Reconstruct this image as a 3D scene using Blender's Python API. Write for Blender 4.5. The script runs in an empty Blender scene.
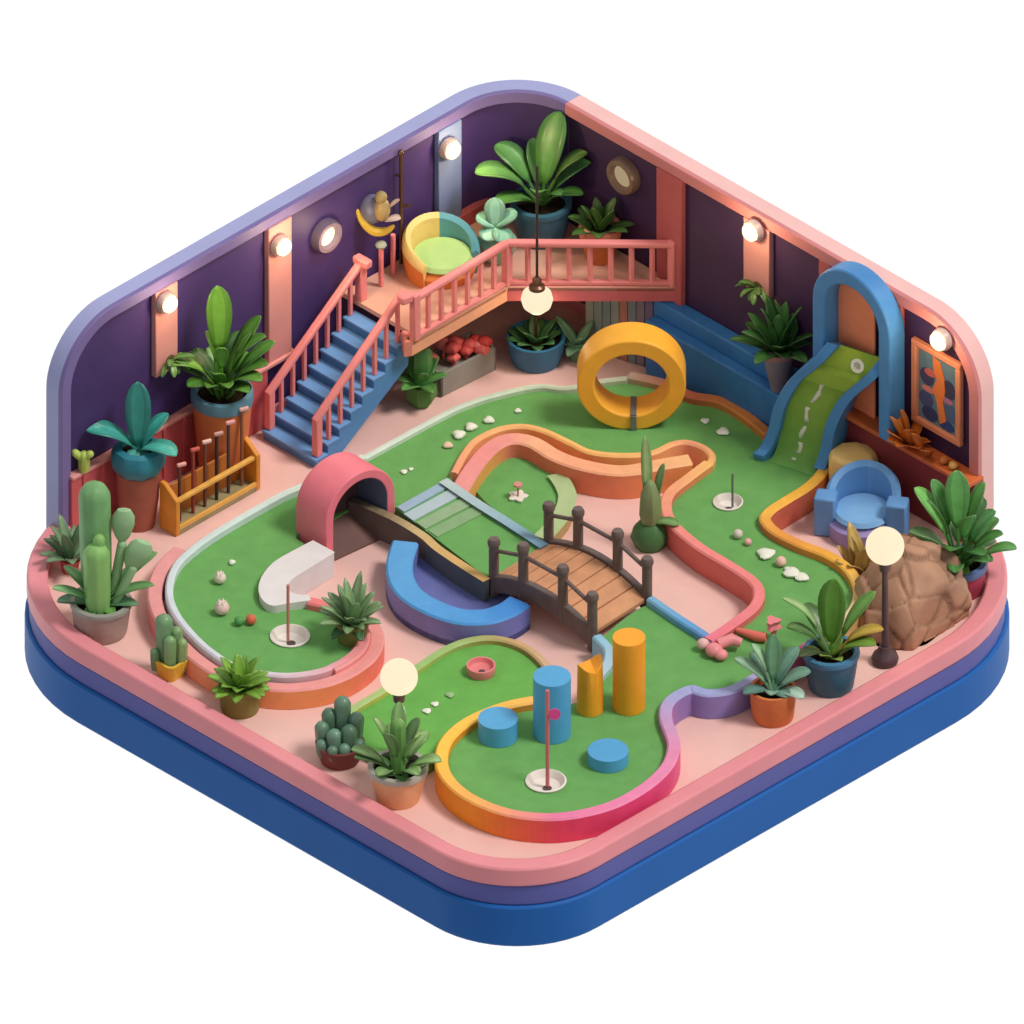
import bpy, bmesh, math, random
from mathutils import Vector, Matrix, Quaternion
R = math.radians
PI = math.pi
SQ = math.sqrt(2)
sc = bpy.context.scene
col = sc.collection
rnd = random.Random(7)
SE, CE = 0.571, 0.821            # sine / cosine of the camera's downward tilt
CX, CY = 517.0, 586.0            # where the world origin lands in the frame (100 px per unit)

def W(px, py, z=0.0):            # frame position + known height -> point in the place
    return Vector(((px - CX) / 100, ((CY - py) / 100 - CE * z) / SE, z))

# ------------------------------------------------------------------ materials
def lin(c):
    r = []
    for v in c[:3]:
        v = v / 255
        r.append(v / 12.92 if v <= .04045 else ((v + .055) / 1.055) ** 2.4)
    return (r[0], r[1], r[2], 1)

_mats = {}
def M(name, rgb, rough=.55, var=.06, scale=6, bump=0, bscale=60, spec=.3, metal=0, emit=0, vc=False, sss=0):
    if name in _mats: return _mats[name]
    m = bpy.data.materials.new(name); m.use_nodes = True
    nt = m.node_tree; N = nt.nodes; L = nt.links
    b = N['Principled BSDF']
    b.inputs['Roughness'].default_value = rough
    b.inputs['Specular IOR Level'].default_value = spec
    b.inputs['Metallic'].default_value = metal
    tc = N.new('ShaderNodeTexCoord')
    if vc:
        src = N.new('ShaderNodeAttribute'); src.attribute_name = 'Col'; csock = src.outputs['Color']
    else:
        src = N.new('ShaderNodeRGB'); src.outputs[0].default_value = lin(rgb); csock = src.outputs[0]
    if var:
        nz = N.new('ShaderNodeTexNoise'); nz.inputs['Scale'].default_value = scale; nz.inputs['Detail'].default_value = 3
        L.new(tc.outputs['Object'], nz.inputs['Vector'])
        mr = N.new('ShaderNodeMapRange'); mr.inputs[1].default_value = .3; mr.inputs[2].default_value = .7
        mr.inputs[3].default_value = 1 - var; mr.inputs[4].default_value = 1 + var
        L.new(nz.outputs['Fac'], mr.inputs[0])
        mx = N.new('ShaderNodeVectorMath'); mx.operation = 'SCALE'
        L.new(csock, mx.inputs[0]); L.new(mr.outputs[0], mx.inputs['Scale'])
        csock = mx.outputs[0]
    L.new(csock, b.inputs['Base Color'])
    if bump:
        n2 = N.new('ShaderNodeTexNoise'); n2.inputs['Scale'].default_value = bscale; n2.inputs['Detail'].default_value = 4
        L.new(tc.outputs['Object'], n2.inputs['Vector'])
        bp = N.new('ShaderNodeBump'); bp.inputs['Strength'].default_value = bump; bp.inputs['Distance'].default_value = .02
        L.new(n2.outputs['Fac'], bp.inputs['Height']); L.new(bp.outputs[0], b.inputs['Normal'])
    if emit:
        src.outputs[0].default_value = (.02, .02, .02, 1); b.inputs['Emission Color'].default_value = lin(rgb); b.inputs['Emission Strength'].default_value = emit
    _mats[name] = m
    return m

# ------------------------------------------------------------------ mesh builder
class MB:
    def __init__(s): s.v = []; s.f = []; s.c = []; s.mi = []; s.col = None; s.m = 0; s.ev = False
    def add(s, vs, fs, colr=None, mi=None):
        o = len(s.v); s.v += [Vector(p) for p in vs]
        for f in fs:
            s.f.append([o + i for i in f]); s.c.append(colr if colr is not None else s.col); s.mi.append(s.m if mi is None else mi)
        return o
    def box(s, c, size, rz=0, top=1.0):
        hx, hy, hz = size[0] / 2, size[1] / 2, size[2] / 2
        cs, sn = math.cos(rz), math.sin(rz); vs = []
        for z in (-hz, hz):
            k = top if z > 0 else 1
            for x, y in ((-hx, -hy), (hx, -hy), (hx, hy), (-hx, hy)):
                x *= k; y *= k
                vs.append((c[0] + x * cs - y * sn, c[1] + x * sn + y * cs, c[2] + z))
        s.add(vs, [(3, 2, 1, 0), (4, 5, 6, 7), (0, 1, 5, 4), (1, 2, 6, 5), (2, 3, 7, 6), (3, 0, 4, 7)])
    def obox(s, o, ax, ay, az):      # box from a corner and three edge vectors
        o, ax, ay, az = Vector(o), Vector(ax), Vector(ay), Vector(az)
        vs = [o, o + ax, o + ax + ay, o + ay, o + az, o + ax + az, o + ax + ay + az, o + ay + az]
        s.add(vs, [(3, 2, 1, 0), (4, 5, 6, 7), (0, 1, 5, 4), (1, 2, 6, 5), (2, 3, 7, 6), (3, 0, 4, 7)])
    def prism(s, pts, z0, z1, topcol=None, sidecol=None):
        n = len(pts)
        a = sum(pts[i][0] * pts[(i + 1) % n][1] - pts[(i + 1) % n][0] * pts[i][1] for i in range(n))
        if a < 0: pts = pts[::-1]
        vs = [(p[0], p[1], z0) for p in pts] + [(p[0], p[1], z1) for p in pts]
        s.add(vs, [list(range(n - 1, -1, -1)), list(range(n, 2 * n))], topcol)
        s.add(vs, [(i, (i + 1) % n, n + (i + 1) % n, n + i) for i in range(n)], sidecol or topcol)
    def tube(s, path, rad, k=8, cap=True):
        path = [Vector(p) for p in path]; n = len(path)
        if not hasattr(rad, '__len__'): rad = [rad] * n
        vs = []; prev = None
        for i, p in enumerate(path):
            t = (path[min(i + 1, n - 1)] - path[max(i - 1, 0)]).normalized()
            if prev is None:
                a = Vector((0, 0, 1)) if abs(t.z) < .9 else Vector((1, 0, 0))
                u = t.cross(a).normalized()
            else:
                u = (prev - t * prev.dot(t)).normalized()
            prev = u; w = t.cross(u)
            for j in range(k):
                an = 2 * PI * j / k
                vs.append(p + (u * math.cos(an) + w * math.sin(an)) * rad[i])
        fs = [(i * k + j, i * k + (j + 1) % k, (i + 1) * k + (j + 1) % k, (i + 1) * k + j) for i in range(n - 1) for j in range(k)]
        if cap: fs += [list(range(k - 1, -1, -1)), list(range((n - 1) * k, n * k))]
        s.add(vs, fs)
    def lathe(s, c, prof, k=28, mod=None, axis=None, sx=1, sy=1, cols=None, cap=True):
        # prof [(r,z)...] about a vertical axis at c; axis: other direction to turn it to
        c = Vector(c); q = Vector((0, 0, 1)).rotation_difference(Vector(axis)) if axis is not None else None
        rings = []; vs = []
        for r, z in prof:
            ring = []
            if r < 1e-6:
                ring = [len(vs)] * k; vs.append(Vector((0, 0, z)))
            else:
                for j in range(k):
                    an = 2 * PI * j / k; rr = r * (mod(an, z) if mod else 1)
                    ring.append(len(vs)); vs.append(Vector((rr * math.cos(an) * sx, rr * math.sin(an) * sy, z)))
            rings.append(ring)
        if q: vs = [q @ p for p in vs]
        vs = [p + c for p in vs]
        o = s.add(vs, [])
        for i in range(len(rings) - 1):
            for j in range(k):
                f = [rings[i][j], rings[i][(j + 1) % k], rings[i + 1][(j + 1) % k], rings[i + 1][j]]
                g = []
                for x in f:
                    if x not in g: g.append(x)
                if len(g) > 2:
                    s.f.append([o + x for x in g]); s.c.append(cols[i] if cols else s.col); s.mi.append(s.m)
        for ring, rev in ((rings[0], True), (rings[-1], False)):
            if cap and len(set(ring)) > 1:
                s.f.append([o + x for x in (ring[::-1] if rev else ring)]); s.c.append((cols[0] if rev else cols[-1]) if cols else s.col); s.mi.append(s.m)
    def ball(s, c, r, k=20, sz=1.0, mod=None, axis=None, sx=1, sy=1):
        n = max(6, k // 2)
        s.lathe(c, [(r * math.sin(PI * i / n), -r * sz * math.cos(PI * i / n)) for i in range(n + 1)], k, mod, axis, sx, sy)
    def capsule(s, a, d, L, r, k=16, ribs=0, amp=.08, bend=0.0, tip=1.0):
        # rounded column from a in direction d; ribs give the flutes of a cactus
        d = Vector(d).normalized(); pts = []; n = 5; prof = [(r * .8, 0), (r * .95, L * .2), (r * 1.0, L * .5)]
        for i in range(n + 1):
            t = PI / 2 * i / n
            prof.append((r * tip * math.cos(t) if i < n else 0, L - r * tip + r * tip * math.sin(t)))
        s.lathe(a, prof, k, (lambda an, z: 1 + amp * math.cos(ribs * an)) if ribs else None, d)
    def leaf(s, base, az, elev, L, w, droop=.6, fold=.25, colr=(60, 130, 60), mid=None, seg=9, tip=.9, stem=0.0, jit=.1, belly=.8, pt=False):
        p = Vector(base); h = Vector((math.cos(az), math.sin(az), 0)); side = Vector((-math.sin(az), math.cos(az), 0))
        rows = []; k = 1 + rnd.uniform(-jit, jit); base_c = [min(255, x * k * .9) for x in colr]
        if stem > 0:
            d = h * math.cos(elev) + Vector((0, 0, 1)) * math.sin(elev); q = p + d * stem
            cc = s.col; s.col = base_c; s.tube([p, q], [.016, .012], 5); s.col = cc; p = q
        e = elev
        vs = []; step = L / seg
        for i in range(seg + 1):
            t = 1 - (1 - i / seg) ** (1.0 if pt else 1.45); tn_ = 1 - (1 - min(1, (i + 1) / seg)) ** (1.0 if pt else 1.45)
            wd = (w * 1.25 * (math.sin(PI * min(1, (t ** belly) * tip + .06)) ** .75) if pt else w * 1.62 * (.13 + .87 * t ** .75) * (1 - t ** 2.6) ** .6) if i < seg else w * .05
            up = Vector((0, 0, math.cos(e))) - h * math.sin(e)
            vs += [p + side * wd + up * wd * fold, p + side * wd * .5 + up * wd * fold * .35, p.copy(), p - side * wd * .5 + up * wd * fold * .35, p - side * wd + up * wd * fold]
            d = h * math.cos(e) + Vector((0, 0, 1)) * math.sin(e)
            p = p + d * L * (tn_ - t); e -= droop * (tn_ - t)
        for v in vs:
            for nx in (-1, 1):
                ov = (v.y + nx * v.x) / SQ - (DI - .06) / SQ
                if ov > 0: v.x -= nx * ov / SQ; v.y -= ov / SQ
        o = s.add(vs, [])
        mc = mid or [min(255, x * 1.25 + 10) for x in base_c]
        for i in range(seg):
            for j in range(4):
                a = o + i * 5 + j
                s.f.append([a, a + 1, a + 6, a + 5]); s.c.append(base_c if j in (0, 3) else [(x + y) / 2 for x, y in zip(base_c, mc)]); s.mi.append(s.m)
    def sweep(s, pts, a, b, z0, z1, top=None, side=None, ch=.018, closed=False, zf=None):
        # wall of rectangular section along 2D points, from offset a to offset b on the left of travel
        n = len(pts); sec = [(a, z0), (a, z1 - ch), (a + ch, z1), (b - ch, z1), (b, z1 - ch), (b, z0)]
        m = len(sec); vs = []
        for i in range(n):
            p = Vector(pts[i][:2])
            if closed: t = Vector(pts[(i + 1) % n][:2]) - Vector(pts[i - 1][:2])
            else: t = Vector(pts[min(i + 1, n - 1)][:2]) - Vector(pts[max(i - 1, 0)][:2])
            t.normalize(); nn = Vector((-t.y, t.x)); dz = zf(i / (n - 1)) if zf else 0
            for off, z in sec:
                q = p + nn * off; vs.append((q.x, q.y, z + (dz if z > z0 else 0)))
        o = s.add(vs, [])
        def stop(cs, t):
            if cs is None: return None
            if not hasattr(cs[0], '__len__'): return cs
            x = t * (len(cs) - 1); i = min(int(x), len(cs) - 2); f = x - i
            return [u * (1 - f) + v * f for u, v in zip(cs[i], cs[i + 1])]
        rng = n if closed else n - 1
        for i in range(rng):
            t = i / max(1, rng - 1); ct = stop(top, t); cs = stop(side or top, t)
            for j in range(m):
                A, B = o + i * m + j, o + i * m + (j + 1) % m
                C, D = o + ((i + 1) % n) * m + (j + 1) % m, o + ((i + 1) % n) * m + j
                s.f.append([A, B, C, D]); s.c.append(ct if j in (1, 2, 3) else cs); s.mi.append(s.m)
        if not closed:
            s.f.append([o + j for j in range(m)][::-1]); s.c.append(stop(side or top, 0)); s.mi.append(s.m)
            s.f.append([o + (n - 1) * m + j for j in range(m)]); s.c.append(stop(side or top, 1)); s.mi.append(s.m)
    def build(s, name, mat, parent=None, bevel=0, solid=0, sharp=38, sub=0, flip=True, origin=None):
        me = bpy.data.meshes.new(name)
        if parent is not None:
            org = Vector(parent['_o'])
        elif origin is not None: org = Vector(origin)
        else:
            xs = [p.x for p in s.v]; ys = [p.y for p in s.v]
            org = Vector(((min(xs) + max(xs)) / 2, (min(ys) + max(ys)) / 2, min(p.z for p in s.v)))
        me.from_pydata([p - org for p in s.v], [], s.f)
        mats = mat if isinstance(mat, (list, tuple)) else [mat]
        for m in mats: me.materials.append(m)
        for p, mi in zip(me.polygons, s.mi): p.material_index = mi
        if any(c is not None for c in s.c):
            at = me.color_attributes.new('Col', 'FLOAT_COLOR', 'CORNER')
            for p, c in zip(me.polygons, s.c):
                cc = lin(c) if c is not None else (1, 1, 1, 1)
                for li in p.loop_indices: at.data[li].color = cc
        bm = bmesh.new(); bm.from_mesh(me)
        ng = [f for f in bm.faces if len(f.verts) > 4]
        if ng: bmesh.ops.triangulate(bm, faces=ng, ngon_method='EAR_CLIP')
        if not solid: bmesh.ops.recalc_face_normals(bm, faces=bm.faces)
        bm.to_mesh(me); bm.free()
        me.shade_smooth(); me.set_sharp_from_angle(angle=R(sharp))
        o = bpy.data.objects.new(name, me); col.objects.link(o)
        if parent is not None:
            o.parent = parent
        else: o.location = org
        o['_o'] = list(org)
        if bevel:
            md = o.modifiers.new('bevel', 'BEVEL'); md.width = bevel; md.segments = 2; md.limit_method = 'ANGLE'; md.angle_limit = R(40)
        if solid:
            md = o.modifiers.new('solid', 'SOLIDIFY'); md.thickness = solid; md.offset = 0
        if sub:
            md = o.modifiers.new('sub', 'SUBSURF'); md.levels = sub; md.render_levels = sub
        return o

def thing(name, label, cat, loc, group=None):
    o = bpy.data.objects.new(name, None); col.objects.link(o); o.location = loc; o['_o'] = list(loc)
    o.empty_display_size = .1
    o['label'] = label; o['category'] = cat
    if group: o['group'] = group
    return o
def tag(o, label, cat, group=None, kind=None):
    o['label'] = label; o['category'] = cat
    if group: o['group'] = group
    if kind: o['kind'] = kind
    return o
def struct(o): o['kind'] = 'structure'; return o
def mb(colr=None):
    m = MB(); m.col = colr; return m

def smooth(pts, n=6, closed=False):
    pts = [Vector((p[0], p[1])) for p in pts]; out = []; N = len(pts)
    for i in range(N if closed else N - 1):
        if closed: a, b, c, d = pts[i - 1], pts[i], pts[(i + 1) % N], pts[(i + 2) % N]
        else: a, b, c, d = pts[max(i - 1, 0)], pts[i], pts[i + 1], pts[min(i + 2, N - 1)]
        for k in range(n):
            t = k / n
            out.append(.5 * ((2 * b) + (c - a) * t + (2 * a - 5 * b + 4 * c - d) * t * t + (3 * b - a - 3 * c + d) * t ** 3))
    if not closed: out.append(pts[-1])
    return out
def PX(lst, z): return [W(x, y, z).xy for x, y in lst]
def smooth3(pts, n=6):
    pts = [Vector(p) for p in pts]; out = []; N = len(pts)
    for i in range(N - 1):
        a, b, c, d = pts[max(i - 1, 0)], pts[i], pts[i + 1], pts[min(i + 2, N - 1)]
        for k in range(n):
            t = k / n
            out.append(.5 * ((2 * b) + (c - a) * t + (2 * a - 5 * b + 4 * c - d) * t * t + (3 * b - a - 3 * c + d) * t ** 3))
    out.append(pts[-1]); return out

# materials used in many places
VC = M('clay_coloured', (255, 255, 255), .5, .05, 7, .06, 40, vc=True)
VCG = M('leaf_surface', (255, 255, 255), .38, .10, 9, .05, 30, spec=.45, vc=True)
PINK = M('pink_clay', (226, 160, 150), .55, .04, 3, .05, 30)
TURF = M('green_turf', (108, 166, 94), .85, .07, 5, .45, 130, spec=.1)
RAILP = M('coral_pink_paint', (234, 140, 138), .42, .05, 5)
BLUE = M('sky_blue_clay', (72, 128, 186), .45, .06, 4, .04, 30)
DKWOOD = M('dark_painted_wood', (104, 88, 84), .4, .12, 8, .1, 30)
SOIL = M('dark_soil', (44, 36, 28), .95, .25, 30, .6, 40, spec=.05)
BRASS = M('bronze_metal', (120, 90, 70), .35, .1, 10, metal=.7, spec=.5)
WHITE = M('white_clay', (226, 218, 210), .5, .04, 8)
GLOW = M('lit_globe_glass', (255, 238, 202), .6, 0, emit=1.0, spec=.1)
LENS = M('lit_lamp_lens', (255, 236, 200), .4, 0, emit=1.6)

# ------------------------------------------------------------------ setting
D, TH, ZT, RE = 5.65, .25, 2.50, .75      # half diagonal of the plan, wall thickness along the diagonal, wall top, rounded wall ends
DI = D - TH
def rounded_plan(d_back, d_front, r_side, r_back, r_front, n=14):
    cs = [((0, -d_front), r_front, 225, 315), ((d_back if False else (d_back + d_front) / 2, (d_back - d_front) / 2), r_side, 315, 405),
          ((0, d_back), r_back, 45, 135), ((-(d_back + d_front) / 2, (d_back - d_front) / 2), r_side, 135, 225)]
    out = []
    for (cx, cy), r, a0, a1 in cs:
        v = Vector((cx, cy)); inw = (Vector((0, (d_back - d_front) / 2)) - v).normalized()
        c = v + inw * r * SQ
        for i in range(n + 1):
            a = R(a0 + (a1 - a0) * i / n); out.append(Vector((c.x + r * math.cos(a), c.y + r * math.sin(a))))
    return out
def offset_scale(d): return rounded_plan(D + d, D + d, 1.8, .9, 1.14)

rim_out = rounded_plan(D, D, 1.8, .9, 1.14)
rim_in = rounded_plan(D - .19 * SQ, D - .19 * SQ, 1.66, .76, .99)
floor_mat = M('pale_pink_floor', (230, 186, 177), .6, .035, 2.5, .05, 25)
m = mb(); m.prism(rim_in, -.79, 0); struct(m.build('floor', floor_mat))
def ring(name, outer, inner, z0, z1, mat, bev):
    n = len(outer); m = mb()
    vs = [(p.x, p.y, z0) for p in outer] + [(p.x, p.y, z1) for p in outer] + [(p.x, p.y, z1) for p in inner] + [(p.x, p.y, z0) for p in inner]
    fs = []
    for i in range(n):
        j = (i + 1) % n
        for a, b in ((0, 1), (1, 2), (2, 3), (3, 0)): fs.append((a * n + i, a * n + j, b * n + j, b * n + i))
    m.add(vs, fs); return struct(m.build(name, mat, bevel=bev))
ring('trim_1', rim_out, rim_in, -.07, .15, M('rose_pink_rim', (222, 138, 145), .42, .04, 2, .04, 25), .025)
o1 = rounded_plan(D - .025, D - .025, 1.79, .9, 1.13)
ring('trim_2', o1, rim_in, -.31, -.07, M('violet_base_band', (92, 94, 160), .5, .05, 1, spec=.15), .02)
o2 = rounded_plan(D + .02, D + .02, 1.8, .9, 1.15)
ring('trim_3', o2, rim_in, -.79, -.31, M('royal_blue_base_band', (32, 94, 168), .5, .05, 1, .05, 20, spec=.15), .025)

# walls: plan path (inner, outer) from the free end towards the back corner
def wall_paths(side):
    arc_c = Vector((0, D - .9 * SQ)); ro, ri = .9, .9 - TH / SQ
    xe = 4.71 if side < 0 else 4.77
    inn, out = [], []
    a = Vector((-xe, D - xe)); b = Vector((-.9 / SQ, arc_c.y + .9 / SQ))
    nrm = Vector((1, -1)) / SQ
    L = (b - a).length; K = 60
    for i in range(K + 1):
        s = L * (i / K) ** 2 if i < 20 else None
    ss = [RE * (1 - math.cos(PI / 2 * i / 14)) for i in range(15)] + [RE + (L - RE) * i / 8 for i in range(1, 9)]
    u = (b - a).normalized()
    S = []
    for s in ss: out.append(a + u * s); inn.append(a + u * s + nrm * TH / SQ); S.append(s)
    if side < 0:
        for i in range(1, 19):
            an = R(135 - 90 * i / 18); dv = Vector((math.cos(an), math.sin(an)))
            out.append(arc_c + dv * ro); inn.append(arc_c + dv * ri); S.append(L + .9 * R(90 * i / 18))
    if side > 0:
        out = [Vector((-p.x, p.y)) for p in out]; inn = [Vector((-p.x, p.y)) for p in inn]
    return inn, out, S
def topz(s): return ZT if s >= RE else ZT - RE + math.sqrt(max(0, RE * RE - (RE - s) ** 2))
def build_wall(side, mats):
    inn, out, S = wall_paths(side); m = mb(); vs = []; n = len(S)
    for p, q, s in zip(inn, out, S):
        z = topz(s); vs += [(p.x, p.y, 0), (p.x, p.y, z), (q.x, q.y, z), (q.x, q.y, 0)]
    m.add(vs, [])
    for i in range(n - 1):
        for j in range(4):
            a, b = i * 4 + j, i * 4 + (j + 1) % 4
            m.f.append([a, b, b + 4, a + 4]); m.c.append(None); m.mi.append(0 if j == 0 else 1)
    m.f.append([0, 1, 2, 3]); m.c.append(None); m.mi.append(1)
    e = (n - 1) * 4; m.f.append([e + 3, e + 2, e + 1, e]); m.c.append(None); m.mi.append(1)
    w = struct(m.build('wall_left' if side < 0 else 'wall_right', mats, sharp=30, bevel=.02))
    # raised border following the top edge on the inner face
    fr = mb(); vs = []; wd, dp = .13, .05
    pts = [(0, 0), (0, .4), (0, .9), (0, 1.3)]
    for i in range(1, 15):
        t = PI / 2 * i / 14; pts.append((RE - RE * math.cos(t), ZT - RE + RE * math.sin(t)))
    pts = [(0, 0), (0, .6), (0, 1.2), (0, ZT - RE)] + pts[4:] + [(s, ZT) for s in S if s > RE + .01]
    def P(s, d):
        i = 0
        while i < n - 2 and S[i + 1] < s: i += 1
        f = 0 if S[i + 1] == S[i] else (s - S[i]) / (S[i + 1] - S[i])
        p = inn[i].lerp(inn[i + 1], f); q = out[i].lerp(out[i + 1], f); nn = (p - q).normalized()
        return p + nn * d
    for k, (s, z) in enumerate(pts):
        a = pts[max(k - 1, 0)]; b = pts[min(k + 1, len(pts) - 1)]
        t = Vector((b[0] - a[0], b[1] - a[1])).normalized(); nn = Vector((t.y, -t.x))
        s2, z2 = s + nn.x * wd, z + nn.y * wd
        for (x, y, d) in ((s, z, -.01), (s, z, dp), (s2, z2, dp), (s2, z2, -.01)):
            q = P(x, d); vs.append((q.x, q.y, y))
    fr.add(vs, [])
    for i in range(len(pts) - 1):
        for j in range(4):
            a, b = i * 4 + j, i * 4 + (j + 1) % 4
            fr.f.append([a, b, b + 4, a + 4]); fr.c.append(None); fr.mi.append(0)
    e = (len(pts) - 1) * 4
    fr.f.append([0, 1, 2, 3]); fr.c.append(None); fr.mi.append(0)
    fr.f.append([e + 3, e + 2, e + 1, e]); fr.c.append(None); fr.mi.append(0)
    struct(fr.build('trim_4' if side < 0 else 'trim_5', mats[2], bevel=.008))
    return w
LAV = M('lavender_wall_edge', (156, 160, 204), .3, .04, 2)
LAVF = M('lavender_wall_border', (118, 104, 158), .5, .05, 2)
PKE = M('rose_wall_edge', (236, 186, 182), .3, .04, 2)
PKF = M('rose_wall_border', (206, 128, 128), .5, .05, 2)
PURP = M('deep_violet_wall', (68, 50, 104), .5, .12, 1.6, .05, 12)
PLUM = M('plum_wall', (64, 40, 76), .5, .12, 1.6, .05, 12)
build_wall(-1, [PURP, LAV, LAVF]); build_wall(1, [PLUM, PKE, PKF])

UL, NL = Vector((1, 1, 0)) / SQ, Vector((1, -1, 0)) / SQ       # along / inward of the left wall
UR, NR = Vector((-1, 1, 0)) / SQ, Vector((-1, -1, 0)) / SQ     # the same for the right wall
def WL(side, px, py, d=0):      # point at distance d in front of a wall's inner face
    x = (px - CX) / 100; y = DI - SQ * d + (x if side < 0 else -x)
    return Vector((x, y, ((CY - py) / 100 - SE * y) / CE))
def on_wall(side, px, d, z):
    x = (px - CX) / 100; return Vector((x, DI - SQ * d + (x if side < 0 else -x), z))
def wbox(m, side, px0, px1, d0, d1, z0, z1):
    a, b = on_wall(side, px0, d0, z0), on_wall(side, px1, d0, z0)
    m.obox(a, b - a, (NL if side < 0 else NR) * (d1 - d0), (0, 0, z1 - z0))

tn = [6]
def wall_trim(name, side, px0, px1, d0, d1, z0, z1, mat, bev=.01):
    m = mb(); wbox(m, side, px0, px1, d0, d1, z0, z1)
    nm = name or 'trim_%d' % tn[0]
    if not name: tn[0] += 1
    return struct(m.build(nm, mat, bevel=bev))
PIL1 = M('rose_pilaster', (206, 142, 138), .5, .05, 3)
PIL2 = M('pale_blue_pilaster', (122, 138, 180), .5, .06, 3)
PIL3 = M('coral_pilaster', (186, 92, 94), .5, .06, 3)
wall_trim(None, -1, 151, 173, 0, .07, 1.35, ZT - .12, PIL1)
wall_trim(None, -1, 264, 287, 0, .07, .70, ZT - .12, PIL1)
wall_trim(None, -1, 434, 457, 0, .07, 1.05, ZT - .12, PIL2)
wall_trim(None, 1, 661, 686, 0, .07, .85, ZT - .12, PIL3)
wall_trim(None, 1, 748, 774, 0, .07, 1.55, ZT - .12, PIL1)
wall_trim(None, 1, 822, 834, 0, .05, .85, ZT - .12, PIL3)
wall_trim(None, 1, 893, 905, 0, .05, .82, ZT - .12, PIL3)
LEDGE = M('red_pink_wainscot', (196, 92, 96), .5, .06, 3)
LEDT = M('pink_ledge_top', (222, 150, 146), .5, .04, 3)
wall_trim('baseboard_left', -1, 66, 262, 0, .085, 0, .70, LEDGE)
wall_trim(None, -1, 66, 290, 0, .10, .70, .745, LEDT)
for i in range(9):     # upright battens of the wainscot
    x = 82 + i * 20
    wall_trim(None, -1, x, x + 3, .08, .105, .12, .70, LEDGE, .004)
LEDR = M('dark_red_wainscot', (140, 56, 62), .5, .06, 3)
LEDRT = M('burnt_orange_ledge_top', (196, 100, 54), .5, .08, 4)
wall_trim('baseboard_right', 1, 800, 984, 0, .13, 0, .78, LEDR)
wall_trim(None, 1, 800, 984, 0, .22, .78, .83, LEDRT)
BANK = M('deep_blue_bank', (56, 118, 182), .5, .10, 4, .1, 12)
wall_trim(None, 1, 650, 815, 0, .17, 0, .86, BANK, .02)
wall_trim(None, 1, 655, 790, .17, .31, 0, .68, BANK, .02)
m = mb(); wbox(m, -1, 446, 512, 0, .09, 1.05, 1.22); struct(m.build('baseboard_back', PIL3, bevel=.008))

# ------------------------------------------------------------------ camera, world, sun
cam = bpy.data.cameras.new('camera'); cam.type = 'ORTHO'; cam.ortho_scale = 10.24; cam.clip_end = 200
co = bpy.data.objects.new('camera', cam); col.objects.link(co)
el = math.asin(SE); tgt = Vector((-.05, (CY - 512) / 57.1, 0))
co.location = tgt + Vector((0, -math.cos(el), math.sin(el))) * 30
co.rotation_euler = (PI / 2 - el, 0, 0); sc.camera = co
sc.view_settings.view_transform = 'Standard'; sc.view_settings.look = 'None'
sc.view_settings.exposure = 0; sc.view_settings.gamma = 1; sc.view_settings.use_curve_mapping = False
wd = bpy.data.worlds.new('studio'); sc.world = wd; wd.use_nodes = True
nt = wd.node_tree; N = nt.nodes; bg = N['Background']
tc = N.new('ShaderNodeTexCoord'); dt = N.new('ShaderNodeVectorMath'); dt.operation = 'DOT_PRODUCT'; dt.inputs[1].default_value = (0, .86, -.51); mr = N.new('ShaderNodeMapRange')
mr.inputs[1].default_value = -.15; mr.inputs[2].default_value = .5; mr.inputs[3].default_value = .46; mr.inputs[4].default_value = 1.03; mr.interpolation_type = 'SMOOTHSTEP'
nt.links.new(tc.outputs['Generated'], dt.inputs[0]); nt.links.new(dt.outputs['Value'], mr.inputs[0]); nt.links.new(mr.outputs[0], bg.inputs['Color'])
def sun(name, d, strength, angle, colr):
    l = bpy.data.lights.new(name, 'SUN'); l.energy = strength; l.angle = R(angle); l.color = colr
    o = bpy.data.objects.new(name, l); col.objects.link(o); o.location = (3, -3, 6)
    o.rotation_euler = Vector(d).to_track_quat('-Z', 'Y').to_euler(); return o
sun('key_sun', (-1.0, .32, -1.65), 2.3, 16, (1, .95, .9))
def lamp(name, loc, power, radius=.08, colr=(1, .74, .42)):
    l = bpy.data.lights.new(name, 'POINT'); l.energy = power; l.shadow_soft_size = radius; l.color = colr
    o = bpy.data.objects.new(name, l); col.objects.link(o); o.location = loc; return o
# ------------------------------------------------------------------ the course
ZG, ZB = .20, .28
S_red = [(289,603),(308,601),(329,606),(348,615),(361,630),(358,646),(345,658)]
S_lobe = [(330,666),(314,671),(289,674),(264,672),(238,666),(213,651),(193,633),(176,611),(170,590),(176,567),(193,549),(223,528),(279,496),(306,484),(364,456)]
S_top = [(443,413),(470,401),(499,392),(538,384),(567,386),(602,379),(628,376)]
S_orange = [(660,383),(690,396),(718,401),(744,416),(766,434)]
S_gap = [(778,446),(800,455),(818,459)]
S_yel = [(826,458),(816,474),(803,486),(782,499),(767,509),(761,519),(772,532),(797,545),(823,555),(841,566),(852,580),(855,594),(850,608),(835,625)]
S_lav = [(805,643),(782,658),(752,675),(729,687),(708,690),(691,686),(672,694),(662,705),(661,719),(666,733),(669,746),(663,764),(644,783),(613,801),(578,811),(544,814),(507,809),(473,795),(452,777),(446,759),(452,740),(473,722),(507,708),(536,702)]
S_gap2 = [(573,697)]
S_lbl = [(592,684),(610,664),(612,648),(600,634)]
S_blue = [(648,598),(674,616),(700,633),(711,641)]
S_cor = [(734,626),(757,608),(763,593),(757,580),(736,565),(703,545),(678,524),(670,509),(673,494),(691,479),(711,464)]
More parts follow.
